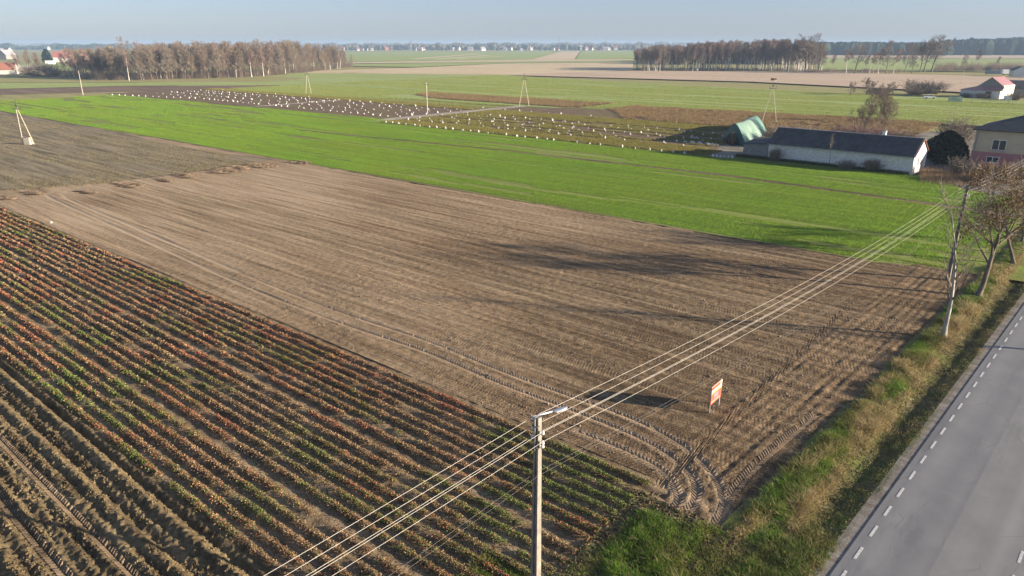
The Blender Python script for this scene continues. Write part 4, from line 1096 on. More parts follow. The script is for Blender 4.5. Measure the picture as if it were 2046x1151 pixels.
# ------------------------------------------------------------------ poles and wires
P1, P2 = np.array([0.884, 21.1]), np.array([41.1, 62.7])
WD = (P2 - P1) / np.linalg.norm(P2 - P1); WN = np.array([WD[1], -WD[0]])
def v3(xy, z): return np.array([xy[0], xy[1], z])
POLE_H = 9.0
ATT = [(-1, 8.86), (-1, 8.50), (-1, 8.12), (1, 8.47), (1, 8.08)]
def line_pole(p, label, lamp=True):
    root = empty('lamp_post' if lamp else 'power_pole', (p[0], p[1], 0), label, 'lamp post' if lamp else 'pole')
    b = MB()
    # tapered twin-legged concrete pole: two flanges and a web with recesses between
    a, w = WD, WN
    for sgn in (-1, 1):
        V = []
        for z, hw, hd in ((-0.3, 0.17, 0.14), (POLE_H, 0.10, 0.085)):
            c = v3(p + w * sgn * hw * 0.68, z)
            for i, j in ((-1, -1), (1, -1), (1, 1), (-1, 1)):
                V.append(c + v3(w * i * hw * 0.32 + a * j * hd, 0))
        b.add(V, [(3, 2, 1, 0), (4, 5, 6, 7), (0, 1, 5, 4), (1, 2, 6, 5), (2, 3, 7, 6), (3, 0, 4, 7)])
    body = b.build('pole', M['concrete'], root)
    b = MB()
    V = []
    for z, hw, hd in ((-0.3, 0.13, 0.09), (POLE_H - 0.004, 0.07, 0.05)):
        for i, j in ((-1, -1), (1, -1), (1, 1), (-1, 1)):
            V.append(v3(p + w * i * hw + a * j * hd, z))
    b.add(V, [(3, 2, 1, 0), (4, 5, 6, 7), (0, 1, 5, 4), (1, 2, 6, 5), (2, 3, 7, 6), (3, 0, 4, 7)])
    b.build('web', M['concrete'], root)
    for z in np.arange(1.0, 7.2, 0.85):
        hw = 0.13 - 0.06 * z / POLE_H; hd = 0.09 - 0.04 * z / POLE_H + 0.004
        for j in (-1, 1):
            MB().obox(v3(p + a * j * hd, z), v3(w * hw * 0.62, 0), v3(a * 0.004, 0), (0, 0, 0.24)).build('recess', M['slot'], root)
    for s_, z in ATT + [(1, 7.95)]:
        c = v3(p + w * s_ * 0.235, z)
        ins = MB().tube([c + (0, 0, -0.07), c + (0, 0, -0.02), c + (0, 0, 0.0), c + (0, 0, 0.03), c + (0, 0, 0.045), c + (0, 0, 0.075), c + (0, 0, 0.09)], [0.03, 0.062, 0.062, 0.035, 0.05, 0.045, 0.02], 10).build('insulator', M['porcelain'], root, True)
        MB().tube([v3(p + w * s_ * 0.09, z - 0.07), v3(p + w * s_ * 0.235, z - 0.12), c + (0, 0, -0.06)], 0.012, 6).build('bracket', M['steel_dark'], root)
    if lamp:
        d = np.array([0.93, 0.36]) ; d = d / np.linalg.norm(d)
        e = p - a * 0.02 - w * 0.02
        q = p - a * 0.16
        pts = [v3(q, 7.75), v3(q, 8.95)] + [v3(q + d * 0.16 * (1 - math.cos(t)), 8.95 + 0.16 * math.sin(t)) for t in np.linspace(0.3, 1.45, 5)] + [v3(q + d * 0.75, 9.15)]
        MB().tube(pts, 0.032, 10).build('arm', M['galv'], root, True)
        hd_ = v3(d, 0.10); hd_ /= np.linalg.norm(hd_); sd_ = np.cross(hd_, (0, 0, 1)); up_ = np.cross(sd_, hd_)
        b = MB(); prof = [(0, 0.045, 0.04), (0.08, 0.075, 0.05), (0.25, 0.10, 0.055), (0.42, 0.095, 0.05), (0.53, 0.06, 0.03), (0.56, 0.02, 0.012)]
        V, F = [], []; k = 10
        for (t, hw, hh_) in prof:
            c = v3(q + d * 0.66, 9.135) + hd_ * t
            for j in range(k):
                an = 2 * math.pi * j / k
                V.append(c + sd_ * hw * math.cos(an) + up_ * hh_ * math.sin(an) * (1 if math.sin(an) > 0 else 0.55))
        for i in range(len(prof) - 1):
            for j in range(k): F.append((i * k + j, i * k + (j + 1) % k, (i + 1) * k + (j + 1) % k, (i + 1) * k + j))
        F += [tuple(range(k))[::-1], tuple(range((len(prof) - 1) * k, len(prof) * k))]
        head = b.add(V, F).build('lamp_head', M['galv'], root, True)
        MB().obox(v3(q + d * 0.66, 9.135) + hd_ * 0.30 - up_ * 0.03, hd_ * 0.17, sd_ * 0.07, up_ * 0.012).build('lamp_glass', M['porcelain'], head)
        for z in (7.9, 8.7): MB().obox(v3(p - a * 0.115, z), v3(w * 0.12, 0), v3(a * 0.07, 0), (0, 0, 0.02)).build('clamp', M['steel_dark'], root)
line_pole(P1, 'concrete street lamp pole with white insulators in the foreground')
line_pole(P2, 'concrete line pole half hidden behind the white barked tree', lamp=False)
P0, P3 = P1 - (P2 - P1), P2 + (P2 - P1)
WL = ['topmost white wire on the field side of the foreground lamp pole', 'second white wire on the field side of the lamp pole', 'lowest white wire on the field side of the lamp pole', 'upper white wire on the road side of the lamp pole', 'lower white wire on the road side of the lamp pole']
for (s_, z), lab in zip(ATT, WL):
    pts = []
    for A, B_ in ((P0, P1), (P1, P2), (P2, P3)):
        for t in np.linspace(0, 1, 25)[(0 if A is P0 else 1):]:
            q = A + (B_ - A) * t + WN * s_ * 0.235
            pts.append(v3(q, z + 0.05 - 0.75 * 4 * t * (1 - t)))
    root = tag(MB().tube(pts, 0.0058, 5, False).build('overhead_wire', M['wire']), lab, 'wire', 'wires along the road')
for k, (s_, z) in enumerate(((0.12, 6.75), (-0.12, 6.7))):
    pts = []
    for A, B_ in ((P0, P1), (P1, P2)):
        for t in np.linspace(0, 1, 25)[(0 if A is P0 else 1):]:
            pts.append(v3(A + (B_ - A) * t + WN * s_, z - 1.1 * 4 * t * (1 - t)))
    tag(MB().tube(pts, 0.0025, 4, False).build('service_wire', M['wire_dark']), 'thin dark service wire below the white wires, ' + ('road side' if k == 0 else 'field side'), 'wire')

def tpole(x, y, ytop, label, arm=0.9):
    g = G(x, y); h = height_for(g, ytop)
    root = empty('power_pole', (g[0], g[1], 0), label, 'pole')
    MB().tube([v3(g, -0.2), v3(g, h)], [0.17, 0.11], 8).build('pole', M['concrete_pale'], root)
    MB().obox(v3(g, h - 0.7), (arm, 0.25, 0), (-0.03, 0.06, 0), (0, 0, 0.06)).build('crossarm', M['steel_dark'], root)
    for t in (-0.9, 0.9):
        c = v3(g, h - 0.55) + np.array([arm * t, 0.25 * t, 0])
        MB().tube([c - (0, 0, 0.1), c + (0, 0, 0.12)], [0.07, 0.05], 6).build('insulator', M['steel_dark'], root)
    MB().tube([v3(g, h), v3(g, h + 0.6)], [0.05, 0.04], 6).build('top_pin', M['steel_dark'], root)
def apole(xa, xb, y, xt, ytop, label, box=False, nest=False):
    ga, gb = G(xa, y), G(xb, y); gt = (ga + gb) / 2
    h = height_for(gt, ytop)
    d = (gb - ga) / np.linalg.norm(gb - ga)
    c = gt + d * ((xt - (xa + xb) / 2) / (xb - xa) * np.linalg.norm(gb - ga)) * 0.0
    root = empty('a_frame_pole', (gt[0], gt[1], 0), label, 'pole')
    top = h * 0.84
    if box: c = ga + d * 0.25
    for i, g in enumerate((ga, gb)):
        sg = -1 if i == 0 else 1
        MB().tube([v3(g, -0.2), v3(c + d * sg * 0.13, top)], [0.09, 0.07] if box else [0.12, 0.09], 8).build('leg', M['concrete_pale'], root)
    MB().obox(v3(c, top * 0.97), v3(d * 1.0, 0), v3(np.array([-d[1], d[0]]) * 0.09, 0), (0, 0, 0.08)).build('crossarm', M['steel_dark'], root)
    MB().tube([v3(c - d * 0.35, top), v3(c, top + (h - top) * 0.55)], 0.05, 5).build('strut', M['steel_dark'], root)
    MB().tube([v3(c + d * 0.35, top), v3(c, top + (h - top) * 0.55)], 0.05, 5).build('strut', M['steel_dark'], root)
    MB().tube([v3(c, top - 0.2), v3(c, h)], [0.08, 0.05], 6).build('top_pin', M['steel_dark'], root)
    for t in (-0.95, 0, 0.95):
        q = v3(c + d * t, top + 0.02) if t else v3(c, h - 0.15)
        MB().tube([q, q + (0, 0, 0.15), q + (0, 0, 0.34)], [0.05, 0.1, 0.04], 7).build('insulator', M['steel_dark'], root)
    if nest:
        b = MB(); rng = np.random.default_rng(4)
        for i in range(40):
            a = rng.uniform(0, 6.28); q = v3(c, h + 0.1 + rng.uniform(0, 0.5)) + np.array([math.cos(a) * 0.6, math.sin(a) * 0.6, 0])
            b.tube([q - np.array([-math.sin(a), math.cos(a), 0.05]) * 0.5, q + np.array([-math.sin(a), math.cos(a), 0.05]) * 0.5], 0.06, 4)
        b.build('nest', M['dry'], root)
        MB().obox(v3(c, h), v3(d * 0.6, 0), v3(np.array([-d[1], d[0]]) * 0.6, 0), (0, 0, 0.04)).build('platform', M['porcelain'], root)
    if box:
        q = (ga + gb) / 2 - d * 0.1
        e = np.array([-d[1], d[0]])
        for sg in (-1, 1):
            MB().obox(v3(q + e * sg * 0.5, 0.75), v3(d * 0.62, 0), v3(e * 0.05, 0), (0, 0, 0.75)).build('plank_panel', M['planks'], root)
            MB().obox(v3(q + d * sg * 0.66, 0.78), v3(d * 0.07, 0), v3(e * 0.5, 0), (0, 0, 0.8)).build('side_slab', M['concrete_pale'] if sg > 0 else M['steel_dark'], root)
M['planks'] = plain('grey_planks', (0.42, 0.38, 0.32), (0.25, 0.22, 0.18), 3.0, 0.9, 0.1, 0, 0, (6, 6, 0.5))
apole(47, 69, 289, 44, 201, 'lattice topped twin leg pole with a plank box at its foot, left edge', box=True)
tpole(166, 190, 142, 'single pole with crossarm before the left wood')
apole(611, 622, 187, 615, 141, 'slim twin leg pole standing on the sack field, left of centre')
tpole(854, 226, 164, 'single pole standing in the dark sack plot left of the path')
apole(1037, 1057, 212, 1047, 147, 'wide A shaped pole at the far end of the earth path')
apole(1521, 1551, 247, 1543, 161, 'A shaped pole carrying a bird nest, behind the tarpaulin stack', nest=True)
g = G(1921, 168)
b = MB().tube([v3(g, 0), v3(g, height_for(g, 143))], [0.16, 0.12], 6); tag(b.build('utility_post', M['concrete_pale']), 'bare post at the left of the red roofed barn', 'post')

# ------------------------------------------------------------------ sign board
SB, SC = G(1418, 826), G(1437, 809)
sdv = (SC - SB); sw = np.linalg.norm(sdv); sdv /= sw; snv = np.array([sdv[1], -sdv[0]])
root = empty('sign_board', (SB[0], SB[1], 0), 'orange advertising board on two posts standing in the bare field', 'sign')
mb = M
mb['sg_orange'] = plain('print_orange', (0.46, 0.095, 0.055), (0.40, 0.08, 0.048)); mb['sg_white'] = plain('print_white', (0.5, 0.46, 0.42), (0.42, 0.38, 0.34)); mb['sg_yellow'] = plain('print_yellow', (0.5, 0.40, 0.12), (0.42, 0.34, 0.11)); mb['sg_pink'] = plain('print_pink', (0.5, 0.17, 0.22), (0.44, 0.15, 0.2)); mb['sg_red'] = plain('print_red', (0.6, 0.1, 0.05), (0.5, 0.09, 0.05)); mb['sg_pale'] = plain('print_pale', (0.5, 0.24, 0.17), (0.44, 0.21, 0.15))
for g_, mt, hgt in ((SB, M['galv'], 1.72), (SC, M['planks'], 1.78)):
    MB().obox(v3(g_ - snv * 0.05, hgt / 2 - 0.15), v3(sdv * 0.035, 0), v3(snv * 0.035, 0), (0, 0, hgt / 2 + 0.15)).build('post', mt, root)
bc = (SB + SC) / 2
panel = MB().obox(v3(bc, 1.17), v3(sdv * (sw / 2 + 0.05), 0), v3(snv * 0.015, 0), (0, 0, 0.60)).build('panel', mb['sg_orange'], root)
def band(name, u0, u1, z0, z1, mat, d):
    MB().obox(v3(bc + sdv * (u0 + u1) / 2 * sw + snv * (0.015 + d), (z0 + z1) / 2), v3(sdv * (u1 - u0) / 2 * sw, 0), v3(snv * 0.003, 0), (0, 0, (z1 - z0) / 2)).build(name, mat, panel)
band('border', -0.53, 0.53, 1.735, 1.768, mb['sg_white'], 0.001)
band('white_band', -0.53, 0.42, 1.36, 1.5, mb['sg_white'], 0.001)
band('white_corner', 0.36, 0.53, 1.36, 1.735, mb['sg_white'], 0.001)
band('yellow_band', -0.53, 0.53, 1.23, 1.35, mb['sg_yellow'], 0.001)
for u in np.arange(-0.42, 0.4, 0.17): band('lettering', u, u + 0.1, 1.26, 1.32, mb['sg_red'], 0.005)
band('pink_square', -0.22, 0.2, 0.86, 1.16, mb['sg_pink'], 0.001)
band('pale_band', -0.53, 0.4, 0.64, 0.76, mb['sg_pale'], 0.001)

# ------------------------------------------------------------------ white sacks
def sack_mesh(seed):
    rng = np.random.default_rng(seed); k = 9
    prof = [(0.0, 0.30), (0.18, 0.38), (0.42, 0.36), (0.62, 0.24), (0.72, 0.09), (0.86, 0.17), (0.9, 0.05)]
    V, F = [], []
    ox, oy = rng.normal(0, 0.05, 2)
    for z, r in prof:
        for j in range(k):
            a = 2 * math.pi * j / k; rr = r * (1 + rng.normal(0, 0.10))
            V.append((rr * math.cos(a) * 1.1 + ox * z, rr * math.sin(a) * 0.85 + oy * z, z * (1 + rng.normal(0, 0.03))))
    for i in range(len(prof) - 1):
        for j in range(k): F.append((i * k + j, i * k + (j + 1) % k, (i + 1) * k + (j + 1) % k, (i + 1) * k + j))
    F.append(tuple(range((len(prof) - 1) * k, len(prof) * k)))
    me = bpy.data.meshes.new('sack'); me.from_pydata(V, [], F); me.update(); me.materials.append(M['sack'])
    return me
sacks = [sack_mesh(i) for i in range(4)]
def sack(s, n, label, group, sc_=1.0, z=0.0):
    o = link_mesh('sack', sacks[R_.randrange(4)]); x, y = S(s, n)
    o.location = (float(x), float(y), z); f = sc_ * R_.uniform(0.42, 0.72)
    o.scale = (f * R_.uniform(0.85, 1.2), f, f * R_.uniform(0.7, 1.15)); o.rotation_euler = (0, 0, R_.uniform(0, 6.28))
    tag(o, label, 'sack', group)
def sack_line(n0, n1, s0, s1, step, label, group, drop=0.15, sc_=1.0):
    s = s0
    while s < s1:
        t = (s - s0) / (s1 - s0)
        if R_.random() > drop: sack(s + R_.uniform(-0.18, 0.18) * step, n0 + (n1 - n0) * t + R_.uniform(-0.2, 0.2), label, group, sc_)
        s += step
sack_line(104, 118.0, -321, -272, 3.9, 'white sack on the far left tip of the sack plot, along the wheat edge', 'sacks on the far left tip', 0.05)
sack_line(118.0, 117.4, -268, -153, 3.6, 'white sack in the front line of the left plot, along the wheat edge', 'front sacks of the left plot', 0.08)
for i, n in enumerate((126, 134, 141, 148)):
    sack_line(n + 4, n, -322, -155, 6.6, 'white sack in the ' + ORD[i + 1] + ' line of the left plot', ORD[i + 1] + ' line of the left sack plot', 0.2)
sack_line(105.0, 104.2, -143, -47, 3.0, 'white sack in the front line of the right plot, along the wheat edge', 'front sacks of the right plot', 0.06)
for i, n in enumerate((114.3, 119.5, 124.5, 129.5, 134.5, 139.5)):
    sack_line(n, n, -144, -52, 4.9, 'white sack in the ' + ORD[i + 1] + ' line of the right plot', ORD[i + 1] + ' line of the right sack plot', 0.12)
sack_line(157.5, 157.5, -143, -72, 5.8, 'white sack in the last line of the right plot, before the brown beds', 'last line of the right sack plot', 0.2)
for i in range(8): sack(-152.6 + R_.uniform(-0.5, 0.5), 119 + i * 5.5, 'white sack lying along the earth path', 'sacks by the earth path', 1.1)
for i in range(6): sack(-221 + R_.uniform(-0.7, 0.7), 119 + i * 5.5, 'white sack beside the short cut through the left plot', 'sacks by the short cut', 1.0)
for i in range(6): sack(-44.5 + 0.75 * i, 104.3 + 0.1 * i, 'white sack of the tight row at the corner of the yard', 'tight row of sacks at the yard', 0.9)
for i in range(5): sack(-52 + 0.8 * (i % 3), 119.8 + 0.8 * (i // 3), 'white sack in the shaded heap before the bales', 'shaded heap of sacks', 0.8)
for i in range(5): sack(-60.5 + 0.9 * (i % 3), 127.5 + 0.8 * (i // 3), 'white sack in the sunlit heap left of the bales', 'sunlit heap of sacks', 1.1)
def more_sacks():
    V, F = [], []
    src = [([tuple(v.co) for v in me.vertices], [tuple(p.vertices) for p in me.polygons]) for me in sacks]
    for n0, s0, s1, st in ((122, -318, -155, 6.4), (130, -318, -155, 6.4), (138, -318, -155, 6.4), (145, -318, -155, 6.4), (116.8, -143, -55, 5.4), (127, -143, -55, 5.4), (137, -143, -60, 5.4)):
        q = s0
        while q < s1:
            if R_.random() > 0.15:
                x, y = S(q + R_.uniform(-0.8, 0.8), n0 + R_.uniform(-0.3, 0.3)); f = R_.uniform(0.32, 0.5); a = R_.uniform(0, 6.28)
                vv, ff = src[R_.randrange(4)]; o = len(V)
                V += [(float(x) + f * (p[0] * math.cos(a) - p[1] * math.sin(a)), float(y) + f * (p[0] * math.sin(a) + p[1] * math.cos(a)), f * p[2]) for p in vv]
                F += [tuple(i + o for i in p) for p in ff]
            q += st
    me = bpy.data.meshes.new('small_sacks'); me.from_pydata(V, [], F); me.update(); me.materials.append(M['sack'])
    tag(link_mesh('small_sacks', me), 'small white sacks between the larger ones on the far beds', 'sacks', None, 'stuff')
more_sacks()
rng = np.random.default_rng(8)
for i in range(7):
    x, y = S(-58.5 + 1.0 * i, 120.5 - 0.1 * i + 1.2 * (i % 2))
    o = MB().tube([v3((x, y), 0.1) - v3(EN * 0.9, 0), v3((x, y), 0.16), v3((x, y), 0.1) + v3(EN * 0.9, 0)], [0.08, 0.2, 0.08], 7).build('sheet_roll', M['sack'])
    tag(o, 'white rolled sheet lying in the row left of the bales', 'roll', 'white rolls left of the bales')
g = G(102, 446); o = link_mesh('plastic_scrap', sacks[1]); o.location = (g[0], g[1], 0); o.scale = (0.5, 0.35, 0.28); tag(o, 'small white plastic scrap lying on the bare field, left', 'litter')

# ------------------------------------------------------------------ buildings
def wallmat(name, c, c2, sc_=1.2): return plain(name, c, c2, sc_, 0.9, 0.1, 0.01, 0, (1, 1, 2.5))
M['white_wall'] = wallmat('limewashed_brick', (0.78, 0.75, 0.7), (0.52, 0.48, 0.42), 2.0); M['grey_block'] = wallmat('grey_block', (0.27, 0.26, 0.245), (0.18, 0.17, 0.16))
M['roof_dark'] = plain('dark_corrugated', (0.08, 0.078, 0.078), (0.042, 0.042, 0.046), 0.7, 0.8, 0.2); M['ridge'] = plain('ridge_cap', (0.3, 0.3, 0.31), None, 2.0)
M['beige'] = wallmat('beige_render', (0.52, 0.44, 0.30), (0.42, 0.35, 0.24), 0.5); M['pink'] = wallmat('pink_render', (0.40, 0.19, 0.185), (0.3, 0.14, 0.135), 0.5)
M['frame'] = plain('white_frame', (0.78, 0.78, 0.77), (0.7, 0.7, 0.69), 3.0, 0.5); M['glass'] = plain('window_glass', (0.05, 0.06, 0.07), (0.03, 0.035, 0.04), 2.0, 0.12, 0.5)
M['brick'] = plain('red_brick', (0.32, 0.13, 0.085), (0.22, 0.09, 0.06), 5.0); M['wood'] = plain('brown_board', (0.2, 0.11, 0.06), None, 3.0); M['roof_red'] = plain('red_sheet_roof', (0.33, 0.165, 0.15), (0.25, 0.115, 0.11), 0.5, 0.4, 0.6)
M['roof_tile'] = plain('red_tile_roof', (0.27, 0.10, 0.085), (0.21, 0.085, 0.07), 0.4, 0.8); M['cream'] = wallmat('cream_wall', (0.74, 0.68, 0.55), (0.62, 0.56, 0.45), 0.3)
def unit(v): v = np.asarray(v, float); return v / np.linalg.norm(v)
def gable_roof(b, o, u, w, L, W, eave, ridge, over=0.3, thick=0.12, waves=0, axis_over=0.25):
    """o: corner xy; u along length, w across; two slopes as one shell each"""
    for side in (0, 1):
        e0 = o - u * axis_over + (w * -over if side == 0 else w * (W + over)); r0 = o - u * axis_over + w * W / 2
        ez = eave - over * (ridge - eave) / (W / 2)
        n_ = max(int((L + 2 * axis_over) / waves) * 2, 1) if waves else 1
        V, F = [], []
        nrm = np.cross(v3(u, 0), v3(r0, ridge) - v3(e0, ez)); nrm = unit(nrm); nrm = nrm if nrm[2] > 0 else -nrm
        for i in range(n_ + 1):
            q = u * (L + 2 * axis_over) * i / n_
            dz = nrm * (0.07 if (waves and i % 2) else 0.0)
            V += [v3(e0 + q, ez) + dz + nrm * thick, v3(r0 + q, ridge) + dz + nrm * thick, v3(e0 + q, ez), v3(r0 + q, ridge)]
        for i in range(n_):
            a, c = i * 4, i * 4 + 4
            F += [(a, c, c + 1, a + 1), (a + 2, a + 3, c + 3, c + 2), (a, a + 2, c + 2, c)]
        F += [(0, 1, 3, 2), (4 * n_, 4 * n_ + 2, 4 * n_ + 3, 4 * n_ + 1)]
        b.add(V, F)
    return b
def gable_walls(b, o, u, w, L, W, eave, ridge, z0=-0.2):
    c = [o, o + u * L, o + u * L + w * W, o + w * W]
    V = [v3(p, z0) for p in c] + [v3(p, eave) for p in c] + [v3(o + w * W / 2, ridge), v3(o + u * L + w * W / 2, ridge)]
    return b.add(V, [(0, 1, 5, 4), (2, 3, 7, 6), (1, 2, 6, 9, 5), (3, 0, 4, 8, 7), (0, 3, 2, 1)])
def window(root, c, u, nrm, z, hw, hh, sashes=2, parent_name='window'):
    """c: centre xy on the wall plane"""
    fr = MB()
    t = 0.07
    for sg in (-1, 1):
        fr.obox(v3(c + u * sg * (hw - t / 2) + nrm * 0.03, z), v3(u * t / 2, 0), v3(nrm * 0.05, 0), (0, 0, hh))
        fr.obox(v3(c + nrm * 0.03, z + sg * (hh - t / 2)), v3(u * (hw - t), 0), v3(nrm * 0.048, 0), (0, 0, t / 2))
    for k in range(1, sashes):
        fr.obox(v3(c + u * hw * (2 * k / sashes - 1) + nrm * 0.03, z), v3(u * t * 0.7, 0), v3(nrm * 0.046, 0), (0, 0, hh - t))
    w_ = fr.build('window', M['frame'], root)
    for k in range(sashes):
        cc = c + u * hw * ((2 * k + 1) / sashes - 1)
        MB().obox(v3(cc + nrm * 0.015, z), v3(u * (hw / sashes - 0.02), 0), v3(nrm * 0.01, 0), (0, 0, hh - t)).build('pane', M['glass'], w_)
    MB().obox(v3(c + nrm * 0.10, z - hh - 0.04), v3(u * (hw + 0.1), 0), v3(nrm * 0.10, 0), (0, 0, 0.03)).build('sill', M['ridge'], w_)
    return w_
# long barn
BA, BL = G(1821, 348), G(1533, 317)
u = unit(BA - BL); L = np.linalg.norm(BA - BL); w = np.array([-u[1], u[0]]); W = 8.2
if w @ np.array([0.7, 0.7]) < 0: w = -w
root = empty('long_barn', (BA[0], BA[1], 0), 'long low white barn with dark corrugated roof beside the green wheat', 'barn')
gable_walls(MB(), BL, u, w, L, W, 3.15, 5.55).build('wall', M['white_wall'], root)
gable_roof(MB(), BL, u, w, L, W, 3.15, 5.55, 0.35, 0.06, 0.42, 0.2).build('roof', M['roof_dark'], root)
rc = BL + w * W / 2
MB().obox(v3(rc + u * L / 2, 5.66), v3(u * (L / 2 + 0.25), 0), v3(w * 0.16, 0), (0, 0, 0.05)).build('ridge_cap', M['ridge'], root)
cc = rc + u * L * 0.74 + w * 0.7
ch = MB().obox(v3(cc, 5.6), v3(u * 0.3, 0), v3(w * 0.3, 0), (0, 0, 0.75)).build('chimney', M['white_wall'], root)
MB().obox(v3(cc, 6.38), v3(u * 0.36, 0), v3(w * 0.36, 0), (0, 0, 0.05)).build('cap', M['concrete'], ch)
gq = BL + u * L
fr = window(root, gq + w * 2.9, w, u, 1.9, 0.55, 0.75, 2)
MB().obox(v3(gq + w * 5.3 + u * 0.03, 1.0), v3(w * 0.5, 0), v3(u * 0.03, 0), (0, 0, 1.0)).build('door', M['planks'], root)
for sg in (0, 1):   # bargeboards
    e0, r0 = v3(gq + (w * -0.35 if sg == 0 else w * (W + 0.35)) + u * 0.22, 2.92), v3(gq + w * W / 2 + u * 0.22, 5.52)
    MB().tube([e0, r0], 0.07, 4).build('bargeboard', M['brick'], root)
MB().tube([v3(BL - w * 0.42 - u * 0.2, 2.86), v3(BL - w * 0.42 + u * (L + 0.2), 2.84)], 0.07, 6).build('gutter', M['ridge'], root)
# lean-to of grey blocks
LL = 5.2
root = empty('block_shed', (BL[0], BL[1], 0), 'grey concrete block lean-to at the left end of the long barn', 'shed')
o_ = BL - u * LL + w * 0.3
c4 = [o_, o_ + u * (LL - 0.02), o_ + u * (LL - 0.02) + w * 6.5, o_ + w * 6.5]
hs = [2.35, 2.75, 3.3, 2.9]
MB().add([v3(p, -0.2) for p in c4] + [v3(p, h) for p, h in zip(c4, hs)], [(0, 1, 5, 4), (1, 2, 6, 5), (2, 3, 7, 6), (3, 0, 4, 7), (3, 2, 1, 0), (4, 5, 6, 7)]).build('wall', M['grey_block'], root)
V = [v3(p + d, h + dz) for dz in (0.03, 0.13) for p, h, d in zip(c4, hs, (-u * 0.2 - w * 0.2, -w * 0.2, w * 0.2, -u * 0.2 + w * 0.2))]
MB().add(V, [(3, 2, 1, 0), (4, 5, 6, 7), (0, 1, 5, 4), (1, 2, 6, 5), (2, 3, 7, 6), (3, 0, 4, 7)]).build('roof', M['roof_dark'], root)
# tarpaulin covered stack
M['tarp_l'] = plain('pale_green_tarp', (0.22, 0.30, 0.22), (0.09, 0.16, 0.13), 0.6, 0.55, 0.3); M['tarp_d'] = plain('shaded_green_tarp', (0.035, 0.105, 0.088), (0.022, 0.07, 0.06), 0.8, 0.5, 0.3)  # sunlit side and shaded front of one tarpaulin, put into the colour
TA, TB, TC = G(1441, 279), G(1491, 294), G(1532, 264)      # front left, front right, back right
tu, tw = unit(TC - TB), unit(TB - TA); TL, TW = np.linalg.norm(TC - TB) * 1.0, np.linalg.norm(TB - TA); tc_ = (TA + TB) / 2
TH = height_for(tc_ + tu * 1.5, 243)
root = empty('tarpaulin_stack', (tc_[0], tc_[1], 0), 'tall stack under a green tarpaulin with a pale sunlit side', 'stack')
def tarp(u0, u1, mat, name, lift=0.0):
    nu, nv = 26, 25
    U, Vv = np.meshgrid(np.linspace(u0, u1, nu), np.linspace(-1, 1, nv), indexing='ij')
    prof = 1 - np.abs(Vv) ** 1.55
    z = TH * (0.94 - 0.24 * U - 0.05 * np.sin(U * 5.5)) * prof + 0.02 + lift
    z = z + 0.22 * (fbm(U * 7, Vv * 4 + 9, 3, 5) - 0.5) * (prof > 0.05)
    side = Vv * TW / 2 * (1 + 0.10 * (fbm(U * 6, Vv * 3, 2, 6) - 0.5)) + 0.12 * np.sin(U * 30 + Vv * 2) * np.abs(Vv) ** 3
    x = tc_[0] + tu[0] * U * TL + tw[0] * side; y = tc_[1] + tu[1] * U * TL + tw[1] * side
    P_ = np.stack([x - tc_[0], y - tc_[1], z], -1).reshape(-1, 3)
    o = link_mesh(name, np_mesh(name, P_, grid_faces(nu, nv)[:, ::-1], mat, smooth_=True), root)
M['tarp_m'] = plain('mid_lit_green_tarp', (0.13, 0.23, 0.18), (0.07, 0.15, 0.12), 0.7, 0.55, 0.3)  # middle tone painted for the lit back part of the same tarpaulin
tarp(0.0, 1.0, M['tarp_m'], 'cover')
tarp(0.05, 0.74, M['tarp_l'], 'sunlit_cover', 0.05)  # paler sheet laid over the cover paints its sunlit side
nv = 31
V, F = [], []
for j in range(nv):
    v_ = -1 + 2 * j / (nv - 1)
    zt = TH * 0.93 * (1 - abs(v_) ** 1.55)
    for i, t in enumerate((0, 0.33, 0.66, 1.0)):
        bulge = 0.35 * math.sin(v_ * 17) * (1 - t) * 0.5 + 0.8 * (1 - t) * (1 - v_ * v_)
        q = tc_ + tw * v_ * TW / 2 - tu * bulge
        V.append(v3(q, zt * t))
for j in range(nv - 1):
    for i in range(3): F.append((j * 4 + i, (j + 1) * 4 + i, (j + 1) * 4 + i + 1, j * 4 + i + 1))
MB().add(V, F).build('front_flap', M['tarp_d'], root, True)
# round bales
M['bale'] = plain('old_hay', (0.16, 0.11, 0.075), (0.09, 0.06, 0.042), 3.0, 0.95, 0.05, 0.05); M['bale_end'] = plain('bale_end', (0.2, 0.14, 0.09), (0.1, 0.07, 0.05), 5.0, 0.95, 0.05, 0.05)
bd = -tu
bp = tc_ - tu * 2.4
for k, (off, z, lab) in enumerate(((-2.6, 0.72, 'left round hay bale before the tarpaulin stack'), (-0.95, 0.72, 'middle round hay bale before the tarpaulin stack'), (0.75, 0.72, 'right round hay bale before the tarpaulin stack'), (-0.1, 2.0, 'round hay bale lying on top of the other bales'))):
    c = bp + tw * off
    root = empty('hay_bale', (c[0], c[1], 0), lab, 'bale', 'round hay bales')
    pts = [v3(c, z) + v3(bd, 0) * t for t in (-0.62, -0.55, -0.2, 0.2, 0.55, 0.62)]
    MB().tube(pts, [0.62, 0.70, 0.74, 0.73, 0.70, 0.62], 18, False).build('roll', M['bale'], root, True)
    for t in (-0.62, 0.62):
        b = MB(); q = v3(c, z) + v3(bd, 0) * t
        ring = [q + v3(tw, 0) * 0.62 * math.cos(a) + np.array([0, 0, 0.62 * math.sin(a)]) for a in np.linspace(0, 2 * math.pi, 19)[:-1]]
        b.add(ring + [q + v3(bd, 0) * (0.05 if t > 0 else -0.05)], [(i, (i + 1) % 18, 18) for i in range(18)]).build('end_face', M['bale_end'], root)
